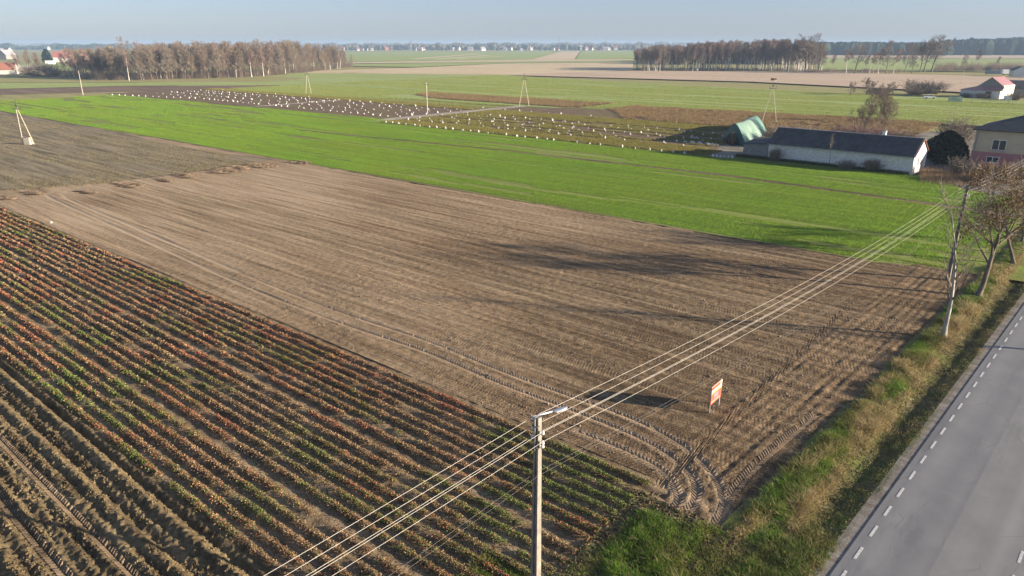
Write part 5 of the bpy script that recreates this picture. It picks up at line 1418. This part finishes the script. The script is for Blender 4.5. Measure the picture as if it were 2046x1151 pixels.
# house at the right edge
HC = G(1935, 333); u = unit(np.array([0.735, -0.678])); w = np.array([-u[1], u[0]]); HL, HW = 15.0, 12.0
root = empty('house', (HC[0], HC[1], 0), 'beige and pink two storey house with dark hipped roof, right edge', 'house')
EV, RG = height_for(HC, 258), height_for(HC + u * HL / 2 + w * HW / 2, 227)
def box4(c, u, w, L, W, z0, z1, name, mat, root, g=0.0):
    b = MB(); q = [c - u * g - w * g, c + u * (L + g) - w * g, c + u * (L + g) + w * (W + g), c - u * g + w * (W + g)]
    b.add([v3(p, z0) for p in q] + [v3(p, z1) for p in q], [(3, 2, 1, 0), (4, 5, 6, 7), (0, 1, 5, 4), (1, 2, 6, 5), (2, 3, 7, 6), (3, 0, 4, 7)])
    return b.build(name, mat, root)
PZ = height_for(HC, 301)
box4(HC, u, w, HL, HW, -0.2, PZ, 'plinth_wall', M['pink'], root, 0.04)
box4(HC, u, w, HL, HW, PZ + 0.002, EV, 'upper_wall', M['beige'], root)
q = [HC - u * 0.5 - w * 0.5, HC + u * (HL + 0.5) - w * 0.5, HC + u * (HL + 0.5) + w * (HW + 0.5), HC - u * 0.5 + w * (HW + 0.5)]
r0, r1 = HC + u * HL * 0.46 + w * HW / 2, HC + u * HL * 0.56 + w * HW / 2
roof = MB().add([v3(p, EV - 0.12) for p in q] + [v3(p, EV + 0.06) for p in q] + [v3(r0, RG), v3(r1, RG)],
                [(3, 2, 1, 0), (0, 1, 5, 4), (1, 2, 6, 5), (2, 3, 7, 6), (3, 0, 4, 7), (4, 5, 9, 8), (5, 6, 9), (6, 7, 8, 9), (7, 4, 8)]).build('roof', M['roof_dark'], root)
for d in (0.49, 0.555):
    c = HC + u * HL * d + w * HW * 0.46
    chm = MB().obox(v3(c, RG + 0.2), v3(u * 0.33, 0), v3(w * 0.4, 0), (0, 0, 0.85)).build('chimney', M['white_wall'], roof)
window(root, HC + u * 3.9, u, -w, height_for(HC, 286) + 0.0, 1.05, 0.88, 2)
window(root, HC + u * 3.4 - w * 0.04, u, -w, height_for(HC, 315), 0.95, 0.52, 2)
for i in range(4):
    MB().obox(v3(HC + u * (9.2 + 0.42 * i) - w * 0.06, 1.35), v3(u * 0.19, 0), v3(w * 0.02, 0), (0, 0, 0.45)).build('glass_block', M['frame'], root)
MB().tube([v3(HC - w * 0.12 + u * 0.35, 0.0), v3(HC - w * 0.12 + u * 0.35, EV - 0.1)], 0.06, 6).build('downpipe', M['ridge'], root)
# garden fence in front of the house
fa, fb = G(1905, 352), G(2030, 372)
fu = unit(fb - fa); fl = np.linalg.norm(fb - fa); fw = np.array([-fu[1], fu[0]])
root = empty('garden_fence', (fa[0], fa[1], 0), 'dark picket fence behind the dry weeds in front of the house', 'fence')
for t in np.arange(0, fl, 2.4): MB().obox(v3(fa + fu * t, 0.6), v3(fu * 0.05, 0), v3(fw * 0.05, 0), (0, 0, 0.7)).build('post', M['wood'], root)
for z in (0.35, 1.0): MB().obox(v3(fa + fu * fl / 2 + fw * 0.06, z), v3(fu * fl / 2, 0), v3(fw * 0.02, 0), (0, 0, 0.04)).build('rail', M['wood'], root)
pk = MB().obox((0, 0, 0.62), v3(fu * 0.035, 0), v3(fw * 0.012, 0), (0, 0, 0.56)).build('picket', M['wood'], root)
pk.location = v3(fu * 0.1 + fw * 0.09, 0)
for t in np.arange(0.25, fl, 0.15):
    c = pk.copy(); COL.objects.link(c); c.location = v3(fu * t + fw * 0.09, 0)
# tall dry weeds
def weeds():
    rng = np.random.default_rng(12); n_ = 9000
    x_ = rng.uniform(1838, 1990, n_); y_ = 358 + (x_ - 1838) * 0.10 + np.clip(rng.normal(-9, 7, n_), -26, 6)
    P_ = np.array([G(a, b) for a, b in zip(x_, y_)])
    c = np.array([(0.26, 0.17, 0.11), (0.2, 0.13, 0.085), (0.34, 0.25, 0.15)])[rng.integers(0, 3, n_)]
    V, F, C = blades(P_[:, 0], P_[:, 1], np.zeros(n_), rng.uniform(0.3, 1.0, n_) * (0.3 + 1.5 * fbm(P_[:, 0] * 0.4, P_[:, 1] * 0.4, 3, 4)), np.full(n_, 0.022), rng.uniform(0.05, 0.5, n_), rng, c)
    tag(link_mesh('dry_weeds', np_mesh('dry_weeds', V, F, M['grass'], C)), 'tall dry brown weeds between the barn gable and the house', 'weeds', None, 'stuff')
    n_ = 9000; t = rng.random(n_); o2 = rng.uniform(-1.6, 0.1, n_) * (0.4 + rng.random(n_))
    P_ = BL[None] - unit(BA - BL)[None] * 6 + (BA - BL)[None] * t[:, None] * 1.22 + np.array([-0.69, -0.72])[None] * (-o2[:, None])
    c = np.array([(0.06, 0.10, 0.02), (0.09, 0.12, 0.03), (0.22, 0.17, 0.09), (0.05, 0.06, 0.02)])[rng.integers(0, 4, n_)]
    V, F, C = blades(P_[:, 0], P_[:, 1], np.zeros(n_), rng.uniform(0.15, 0.6, n_), np.full(n_, 0.035), rng.uniform(0.1, 0.7, n_), rng, c)
    tag(link_mesh('wall_grass', np_mesh('wall_grass', V, F, M['grass'], C)), 'rough grass along the foot of the long white wall', 'grass', None, 'stuff')
weeds()

# red roofed barn and its neighbours
RA, RB = G(1917, 193), G(1996, 197)
u = unit(RB - RA); L = np.linalg.norm(RB - RA); w = np.array([-u[1], u[0]]); W = 15.0
root = empty('red_roof_barn', (RA[0], RA[1], 0), 'barn with pinkish red roof and grey gable beyond the green field', 'barn')
e = 3.0
box4(RA, u, w, L, W, -0.2, e, 'wall', M['white_wall'], root)
rz = height_for(RA + u * L * 0.68 + w * 3, 154)
ap = RA + u * L * 0.68
gx0, gx1 = RA + u * L * 0.36 + w * 2.6, RA + u * (L + 0.4) + w * 2.6
gz = e + 1.5
MB().add([v3(RA - u * 0.6 - w * 0.5, e - 0.1), v3(RA + u * (L + 0.5) - w * 0.5, e - 0.1), v3(gx1, gz), v3(gx0, gz)], [(0, 1, 2, 3)]).build('skirt_roof', M['roof_red'], root)
MB().add([v3(gx0, gz - 0.02), v3(gx1, gz - 0.02), v3(ap + w * 2.6, rz)], [(0, 1, 2)]).build('gable', M['grey_block'], root)
MB().add([v3(gx1 - w * 0.5, gz - 0.1), v3(gx1 + w * (W - 2), gz - 0.1), v3(ap + w * (W + 0.5), rz), v3(ap + w * 2.1, rz)], [(0, 1, 2, 3)]).build('roof_slope', M['roof_red'], root)
MB().add([v3(RA - u * 0.6 - w * 0.5, e - 0.09), v3(gx0 - w * 0.0, gz), v3(ap + w * 2.1, rz), v3(ap + w * (W + .5), rz), v3(RA - u * .6 + w * (W + .5), e - 0.1)], [(0, 4, 3, 2, 1)]).build('roof_slope', M['roof_red'], root)
MB().obox(v3(RA + u * (L + 0.02) + w * (W / 2 + 1), gz / 2 + 1.2), v3(u * 0.05, 0), v3(w * (W / 2 - 1.2), 0), (0, 0, gz / 2 - 0.7)).build('side_wall', M['cream'], root)
for k in range(3): MB().obox(v3(RA + u * (L + 0.10) + w * (3.5 + 3.6 * k), 3.3), v3(u * 0.03, 0), v3(w * 0.9, 0), (0, 0, 0.75)).build('board_panel', M['planks'], root)
MB().obox(v3(RA + u * L * 0.72 - w * 0.04, 1.3), v3(u * 1.1, 0), v3(w * 0.05, 0), (0, 0, 1.3)).build('door', M['slot'], root)
MB().obox(v3(RA + u * L * 0.84 - w * 0.12, 1.1), v3(u * 0.7, 0), v3(w * 0.05, 0), (0, 0, 1.1)).build('open_door_leaf', M['galv'], root)
def small_house(name, cx, cy, u, L, W, eave, ridge, wm, rm, label, cat='house', group=None, chim=False, door=True):
    u = unit(u); w = np.array([-u[1], u[0]]); c = np.array([cx, cy]); o = c - u * L / 2 - w * W / 2
    root = empty(name, (c[0], c[1], 0), label, cat, group)
    gable_walls(MB(), o, u, w, L, W, eave, ridge).build('wall', wm, root)
    rf = gable_roof(MB(), o, u, w, L, W, eave, ridge, 0.4, 0.12, 0, 0.3).build('roof', rm, root)
    if chim: MB().obox(v3(c + u * L * 0.15, ridge + 0.1), v3(u * 0.35, 0), v3(w * 0.35, 0), (0, 0, 0.7)).build('chimney', M['brick'], rf)
    return root, u, w
g = G(2040, 192); small_house('outbuilding', g[0] + 2, g[1] + 3, (0.9, -0.4), 16, 8, 3.2, 6.2, M['grey_block'], M['roof_dark'], 'dark roofed outbuilding right of the red roofed barn', 'shed')
g = G(2040, 153); r_, hu, hw_ = small_house('white_garage', g[0], g[1] + 3, (0.35, 0.94), 10, 9, 4.0, 6.5, M['galv'], M['roof_dark'], 'white metal garage at the right edge behind the trailer', 'garage')
g = G(1984, 148)
root = empty('container', (g[0], g[1], 0), 'blue grey steel container before the brown hedge', 'container')
cu = unit((0.98, -0.15)); cw = np.array([-cu[1], cu[0]])
M['cont'] = plain('blue_grey_paint', (0.16, 0.2, 0.24), None, 1.0, 0.6)
MB().obox(v3(g, 1.35), v3(cu * 5.0, 0), v3(cw * 1.3, 0), (0, 0, 1.3)).build('body', M['cont'], root)
for t in np.arange(-4.6, 4.7, 0.8): MB().obox(v3(g - cw * 1.33 + cu * t, 1.35), v3(cu * 0.1, 0), v3(cw * 0.04, 0), (0, 0, 1.2)).build('rib', M['cont'], root)
g = G(2010, 150)
root = empty('trailer', (g[0], g[1], 0), 'white box trailer parked by the garage', 'trailer')
MB().obox(v3(g, 2.3), v3(cu * 3.0, 0), v3(cw * 1.3, 0), (0, 0, 1.5)).build('body', M['frame'], root)
MB().obox(v3(g, 0.72), v3(cu * 3.1, 0), v3(cw * 1.1, 0), (0, 0, 0.08)).build('chassis', M['steel_dark'], root)
for t in (-1.6, 1.6):
    for sg in (-1, 1):
        c = v3(g + cu * t + cw * sg * 1.1, 0.45); MB().tube([c - v3(cw * 0.12, 0), c + v3(cw * 0.12, 0)], 0.45, 12).build('wheel', M['steel_dark'], root)
g = G(2027, 151)
root = empty('yellow_loader', (g[0], g[1], 0), 'small yellow loader beside the white trailer', 'loader')
M['yellow'] = plain('yellow_paint', (0.65, 0.38, 0.04), None, 1.0, 0.6)
MB().obox(v3(g, 1.2), v3(cu * 1.3, 0), v3(cw * 0.8, 0), (0, 0, 0.55)).build('body', M['yellow'], root)
MB().obox(v3(g - cu * 0.3, 2.2), v3(cu * 0.6, 0), v3(cw * 0.65, 0), (0, 0, 0.5)).build('cab', M['glass'], root)
MB().obox(v3(g + cu * 1.9, 0.7), v3(cu * 0.4, 0), v3(cw * 0.9, 0), (0, 0, 0.35)).build('bucket', M['yellow'], root)
for t in (-0.8, 0.8):
    for sg in (-1, 1):
        c = v3(g + cu * t + cw * sg * 0.85, 0.5); MB().tube([c - v3(cw * 0.15, 0), c + v3(cw * 0.15, 0)], 0.5, 12).build('wheel', M['steel_dark'], root)
# parked car
g = G(1857, 197); cu2 = unit((0.98, -0.2)); cw2 = np.array([-cu2[1], cu2[0]])
root = empty('parked_car', (g[0], g[1], 0), 'white car parked by the dark bush on the green field', 'car')
prof = [(-2.2, 0.35), (-2.25, 0.75), (-2.1, 0.95), (-1.3, 1.02), (1.1, 0.98), (2.1, 0.8), (2.25, 0.6), (2.2, 0.35)]
def extr(prof, hw, name, mat, root, z=0, taper=0.0):
    n_ = len(prof); V = [v3(g + cu2 * x + cw2 * sg * (hw - taper * max(0, y - 1)), y) for sg in (-1, 1) for x, y in prof]
    return MB().add(V, [tuple(range(n_)), tuple(range(2 * n_ - 1, n_ - 1, -1))] + [(i, n_ + i, n_ + (i + 1) % n_, (i + 1) % n_) for i in range(n_)]).build(name, mat, root)
extr(prof, 0.88, 'body', M['frame'], root); extr([(-1.5, 1.0), (-1.0, 1.42), (0.4, 1.45), (1.15, 0.99)], 0.8, 'cabin', M['glass'], root, 0, 0.25); extr([(-0.95, 1.425), (-0.9, 1.48), (0.3, 1.49), (0.42, 1.45)], 0.66, 'car_roof', M['frame'], root)
for t in (-1.35, 1.35):
    for sg in (-1, 1):
        c = v3(g + cu2 * t + cw2 * sg * 0.8, 0.32); MB().tube([c - v3(cw2 * 0.1, 0), c + v3(cw2 * 0.1, 0)], 0.32, 12).build('wheel', M['steel_dark'], root)
# garden wire fence before the red barn
fa, fb = G(1905, 203), G(2060, 211); fu = unit(fb - fa); fl = np.linalg.norm(fb - fa)
root = empty('wire_fence', (fa[0], fa[1], 0), 'dark wire fence along the garden of the red roofed barn', 'fence')
for t in np.arange(0, fl, 3.0): MB().obox(v3(fa + fu * t, 0.8), v3(fu * 0.05, 0), (-fu[1] * 0.05, fu[0] * 0.05, 0), (0, 0, 0.85)).build('post', M['concrete_pale'] if int(t) % 2 else M['wood'], root)
for z in (0.3, 0.7, 1.1, 1.5): MB().obox(v3(fa + fu * fl / 2, z), v3(fu * fl / 2, 0), (-fu[1] * 0.02, fu[0] * 0.02, 0), (0, 0, 0.02)).build('strand', M['steel_dark'], root)
g = G(1908, 203); tag(MB().obox(v3(g, 0.9), (2.4, -0.4, 0), (0.05, 0.2, 0), (0, 0, 0.9)).build('green_screen', M['tarp_l']), 'green mesh screen at the corner of the garden fence', 'screen')
g = G(2013, 200); tag(MB().obox(v3(g, 0.8), (1.1, -0.3, 0), (0.15, 0.8, 0), (0, 0, 0.8)).build('white_tank', M['frame']), 'white box tank in the garden at the right', 'tank')

# houses far left
M['cream_grey'] = wallmat('grey_cream_wall', (0.5, 0.47, 0.43), (0.4, 0.37, 0.33), 0.3)
g = G(125, 124); small_house('red_roof_house', g[0], g[1], (0.93, 0.36), 17, 11, 6.0, 12.5, M['cream_grey'], M['roof_tile'], 'white house with bright red roof behind the left grove', 'house', chim=True)
g = G(101, 128); tag(MB().obox(v3(g, 1.8), (4, 0.6, 0), (-0.5, 3, 0), (0, 0, 1.8)).build('white_shed', M['frame']), 'small white shed before the dark spruce, far left', 'shed')
g = G(15, 118); small_house('grey_house', g[0], g[1], (0.2, 1), 18, 15, 6, 13, M['grey_block'], M['ridge'], 'grey gabled house at the left edge behind the birches', 'house')
g = G(4, 148); small_house('brown_barn', g[0] - 6, g[1], (0.95, 0.3), 30, 10, 3.4, 8.0, M['cream_grey'], M['brick'], 'barn with long brown roof at the left edge', 'barn')
g = G(34, 146); small_house('white_outhouse', g[0], g[1] + 6, (0.9, 0.3), 14, 7, 3.0, 5.0, M['cream_grey'], M['ridge'], 'low white outhouse right of the brown roofed barn', 'shed')

# distant village
VIL = [(684, 101, 14, 'w', 'r'), (716, 101, 10, 'w', 'r'), (724, 101, 8, 'w', 'g'), (733, 101, 9, 'w', 'r'), (744, 101, 9, 'w', 'g'), (772, 100, 12, 'o', 'o'), (830, 101, 9, 'w', 'g'), (840, 101, 14, 'w', 'g'), (846, 100, 11, 'w', 'r'), (907, 100, 10, 'w', 'g'), (915, 100, 14, 'w', 'g'), (940, 101, 16, 'w', 'g'), (965, 101, 14, 'c', 'g'), (1009, 101, 12, 'w', 'g'), (1019, 100, 14, 'w', 'r'), (1042, 101, 8, 'w', 'g'), (1061, 100, 10, 'w', 'g'), (1105, 100, 10, 'w', 'g'), (1114, 101, 10, 'w', 'r'), (1160, 99, 16, 'c', 'g'), (1172, 100, 12, 'w', 'r'), (1181, 100, 12, 'w', 'r'), (1209, 100, 14, 'w', 'g'), (1216, 100, 10, 'w', 'g'), (1229, 99, 14, 'w', 'r'), (1198, 100, 8, 'o', 'o'), (1300, 101, 10, 'w', 'r'), (5, 106, 14, 'w', 'g'), (17, 106, 18, 'w', 'g'), (95, 99, 12, 'w', 'g')]
M['far_wall'] = plain('far_house_wall', (0.42, 0.40, 0.37), (0.34, 0.32, 0.29), 0.2)
hv = {'w': M['far_wall'], 'c': M['cream'], 'o': M['brick'], 'r': M['roof_tile'], 'g': M['ridge']}
for i, (x, y, wd, a, b_) in enumerate(VIL):
    g = G(x, y + 0.5); dist = np.linalg.norm(g); L = wd * dist / FOC * 0.6
    side = 'left of the far pylon' if x < 815 else 'between the two far pylons' if x < 1115 else 'right of the right far pylon'
    lab = ('white' if a == 'w' else 'cream' if a == 'c' else 'orange') + ' walled house with ' + ('red' if b_ == 'r' else 'orange' if b_ == 'o' else 'grey') + ' roof on the horizon, ' + side if x > 300 else ['white house at the extreme left below the hills', 'wide white farmhouse left of the grove below the hills', 'white house on the hillside behind the spruce'][min(i - 27, 2)]
    small_house('village_house', g[0], g[1], (math.cos(i * 1.7) * 0.5 + 1, math.sin(i * 1.7) * 0.6), L, L * 0.7, 0.36 * L + 1, 0.62 * L + 3, hv[a], hv[b_ if b_ != 'o' else 'r'], lab, 'house', 'houses of the far village')
# distant woods: masses of crowns
M['forest'] = plain('distant_forest', (0.13, 0.115, 0.085), (0.075, 0.07, 0.05), 0.02, 0.95, 0.02)
M['forest_pine'] = plain('distant_pines', (0.04, 0.055, 0.035), (0.025, 0.035, 0.022), 0.02, 0.95, 0.02)
def blob_band(name, label, spots, mat, seed):
    """spots: (x, y, r, h) lumpy crowns standing on the ground"""
    rng = np.random.default_rng(seed); k = 6
    Vs, Fs, base = [], [], 0
    lev = [(0.0, 0.75), (0.35, 1.0), (0.7, 0.8), (0.92, 0.4), (1.0, 0.05)]
    f = []
    for i in range(len(lev) - 1):
        for j in range(k): f.append((i * k + j, i * k + (j + 1) % k, (i + 1) * k + (j + 1) % k, (i + 1) * k + j))
    f = np.array(f)
    sp_ = np.array(spots); m = len(sp_)
    a = np.arange(k) * 2 * math.pi / k
    V = np.zeros((m, len(lev), k, 3))
    for i, (t, r) in enumerate(lev):
        rr = r * sp_[:, 2:3] * rng.uniform(0.75, 1.25, (m, k))
        V[:, i, :, 0] = sp_[:, 0:1] + rr * np.cos(a); V[:, i, :, 1] = sp_[:, 1:2] + rr * np.sin(a)
        V[:, i, :, 2] = sp_[:, 3:4] * t * rng.uniform(0.88, 1.1, (m, k)) - 0.7 * (t == 0)
    F = (np.arange(m)[:, None, None] * len(lev) * k + f[None]).reshape(-1, 4)
    tag(link_mesh(name, np_mesh(name, V.reshape(-1, 3), F, mat)), label, 'wood', None, 'stuff')
rng = np.random.default_rng(31)
def band_spots(x0, x1, yg, tops, n_, depth, r):
    out = []
    for i in range(n_):
        x = rng.uniform(x0, x1); g = G(x, yg); g = g * (1 + depth * rng.random())
        t = np.interp(x, [p[0] for p in tops], [p[1] for p in tops]) + 2.2 * (vnoise(x * 0.09, 3.3) - 0.5) * 2 + rng.normal(0, 0.35)
        out.append((g[0], g[1], r * rng.uniform(0.6, 1.4), max(height_for(g, t), 3)))
    return out
blob_band('distant_wood', 'grey blue bare trees around the far village', band_spots(620, 1290, 99.3, [(620, 90), (700, 88), (780, 90), (850, 88), (1000, 88), (1100, 90), (1290, 88)], 1500, 0.25, 9), M['forest'], 1)
blob_band('village_firs', 'dark firs between the far village houses', band_spots(640, 1280, 100.3, [(640, 97), (775, 92), (800, 96), (905, 93), (960, 92), (1010, 96), (1120, 90), (1150, 92), (1240, 95), (1280, 97)], 90, 0.03, 5), M['forest_pine'], 2)
blob_band('horizon_wood', 'hazy blue forest on the horizon', band_spots(-300, 2400, 95.0, [(-300, 88), (300, 87), (640, 87), (1300, 85.5), (1800, 84), (2400, 84)], 1500, 0.3, 24), M['forest'], 3)
blob_band('pine_forest', 'dark blue pine forest behind the big bare tree cluster', band_spots(1600, 2500, 110.5, [(1600, 87), (1700, 84), (1760, 85), (1860, 86), (1900, 80), (2050, 77), (2500, 77)], 1500, 0.2, 8), M['forest_pine'], 4)
blob_band('back_wood', 'grey wood behind the birches of the right wood', band_spots(1310, 1640, 128, [(1300, 100), (1340, 95), (1420, 91), (1600, 92), (1660, 100)], 200, 0.2, 4), M['forest'], 5)
blob_band('left_wood_far', 'wooded hills on the far left horizon', band_spots(-200, 260, 99.0, [(-200, 86), (0, 88), (20, 87.5), (40, 93), (60, 91), (80, 92.5), (110, 89), (260, 88)], 900, 0.1, 12), M['forest_pine'], 6)
# far pylons
M['pylon'] = plain('weathered_steel', (0.12, 0.12, 0.125), None, 1.0)
def pylon(x, yb, yt, label):
    g = G(x, yb); h = height_for(g, yt); root = empty('pylon', (g[0], g[1], 0), label, 'pylon')
    for i, j in ((-1, -1), (1, -1), (1, 1), (-1, 1)): MB().tube([(g[0] + 3 * i, g[1] + 3 * j, 0), (g[0] + 0.5 * i, g[1] + 0.5 * j, h)], 0.16, 4).build('leg', M['pylon'], root)
    for t, a in ((0.7, 6), (0.85, 5), (0.98, 4)): MB().obox((g[0], g[1], h * t), (a, 0, 0), (0, 0.4, 0), (0, 0, 0.4)).build('crossarm', M['pylon'], root)
    for k in range(6):
        z0, z1 = h * k / 6, h * (k + 1) / 6; r0, r1 = 3 - 2.5 * k / 6, 3 - 2.5 * (k + 1) / 6
        MB().tube([(g[0] - r0, g[1] - r0, z0), (g[0] + r1, g[1] - r1, z1)], 0.12, 4).build('brace', M['pylon'], root)
pylon(822, 98, 78, 'left lattice pylon on the far horizon'); pylon(1117, 98, 74, 'right lattice pylon on the far horizon')

# ------------------------------------------------------------------ turning marks on the bare field
def crescents():
    V, F = [], []
    rng = np.random.default_rng(17)
    for cx_, cy_, k, L in [(12, 397, 3, 2.6), (72, 388, 3, 2.6), (178, 385, 3, 2.4), (262, 372, 4, 3.2), (275, 371, 2, 2.6), (330, 362, 3, 2.4), (370, 353, 4, 3.4), (385, 352, 3, 3.0), (445, 345, 4, 3.6), (462, 341, 4, 3.6), (482, 336, 4, 3.2), (520, 333, 4, 3.4), (540, 332, 3, 3.0), (598, 327, 3, 2.6), (608, 325, 3, 2.2)]:
        g = G(cx_, cy_); s0, n0 = to_S(*g)
        for i in range(k):
            so, no = s0 + i * 1.5 - k * 0.75 + rng.normal(0, 0.2), n0 + rng.normal(0, 0.3)
            o = len(V); N_ = 9
            for j in range(N_):
                t = j / (N_ - 1) - 0.5; env = 1 - (2 * t) ** 2 * 0.9
                s = so - 1.3 * (t * 2) ** 2 + rng.normal(0, 0.05) + 1.1 * (t + 0.5); n = no + t * L
                for dx, z in ((-0.10, 0.0), (0.0, 0.2 * env), (0.08, 0.2 * env), (0.2, 0.0)):
                    x, y = S(s + dx, n); V.append((float(x), float(y), z * rng.uniform(0.7, 1.2) + 0.05))
            for j in range(N_ - 1):
                for m_ in range(3): a = o + j * 4 + m_; F.append((a, a + 4, a + 5, a + 1))
    me = bpy.data.meshes.new('turning_marks'); me.from_pydata(V, [], F); me.update(); me.materials.append(M['turned'])
    tag(link_mesh('turning_marks', me), 'dark crescent marks of turned soil where machines turned', 'soil marks', None, 'stuff')
crescents()
# clods strewn over the near soil
def clods():
    rng = np.random.default_rng(23); n_ = 9000
    s = rng.uniform(-42, 5, n_); n = rng.uniform(0.2, 38, n_)
    k = (fbm(s * 0.2, n * 0.5, 2, 3) + 0.12 * smooth(-20, 4, s) + rng.normal(0, 0.05, n_) > 0.55)
    s, n = s[k], n[k]; x, y = S(s, n); al, of = to_R(x, y); k = of < -5.0; s, n, x, y = s[k], n[k], x[k], y[k]
    m = len(s); r = rng.uniform(0.025, 0.075, m) * (1 + 0.6 * (rng.random(m) < 0.08))
    d = np.array([(1, 0, 0), (0, 1, 0), (-1, 0, 0), (0, -1, 0), (0, 0, 1)], float)
    C = np.stack([x, y, bare_h(s, n)], 1)
    V = C[:, None] + d[None] * (r[:, None, None] * rng.uniform(0.6, 1.3, (m, 5, 1)))
    f = np.array([(0, 1, 4), (1, 2, 4), (2, 3, 4), (3, 0, 4)])
    F = (np.arange(m)[:, None, None] * 5 + f[None]).reshape(-1, 3)
    tag(link_mesh('soil_clods', np_mesh('soil_clods', V.reshape(-1, 3), F, M['lug_dark'])), 'scattered clods of earth on the bare field', 'clods', None, 'stuff')
clods()
def plough_clods():
    rng = np.random.default_rng(29); n_ = 50000
    s = -2 - 50 * rng.random(n_) ** 1.2; n = rng.uniform(-29, -16.9, n_)
    k = fbm(s * 0.5, n * 1.6, 3, 13) + rng.normal(0, 0.05, n_) > 0.48
    for tn in PLOUGH_TRACKS: k &= np.abs(n - tn) > 0.3
    s, n = s[k], n[k]; x, y = S(s, n); m = len(s)
    r = rng.uniform(0.025, 0.06, m) * (1 + 0.8 * (rng.random(m) < 0.08))
    d = np.array([(1, 0, -.3), (0, 1, -.3), (-1, 0, -.3), (0, -1, -.3), (0.3, 0.2, 0.8), (-0.3, -0.2, 0.7)], float)
    C = np.stack([x, y, plough_h(s, n) + 0.02], 1)
    V = C[:, None] + d[None] * (r[:, None, None] * rng.uniform(0.5, 1.5, (m, 6, 1)))
    f = np.array([(0, 1, 4), (1, 5, 4), (1, 2, 5), (2, 3, 5), (3, 4, 5), (3, 0, 4)])
    F = (np.arange(m)[:, None, None] * 6 + f[None]).reshape(-1, 3)
    tag(link_mesh('plough_clods', np_mesh('plough_clods', V.reshape(-1, 3), F, M['plough'])), 'rough clods of the ploughed soil, bottom left', 'clods', None, 'stuff')
plough_clods()
# ------------------------------------------------------------------ haze
hz = MB().frame_box((0, 2000), (8000, 0), (0, 8000), 0, -2.0, 46.0)
m = bpy.data.materials.new('haze'); m.use_nodes = True; t = m.node_tree; t.nodes.clear()
o_ = t.nodes.new('ShaderNodeOutputMaterial'); pv = t.nodes.new('ShaderNodeVolumePrincipled')
pv.inputs['Color'].default_value = (0.36, 0.50, 0.68, 1); pv.inputs['Density'].default_value = 0.00019; pv.inputs['Anisotropy'].default_value = 0.0
t.links.new(pv.outputs[0], o_.inputs['Volume'])
tag(hz.build('haze', m), kind='stuff')
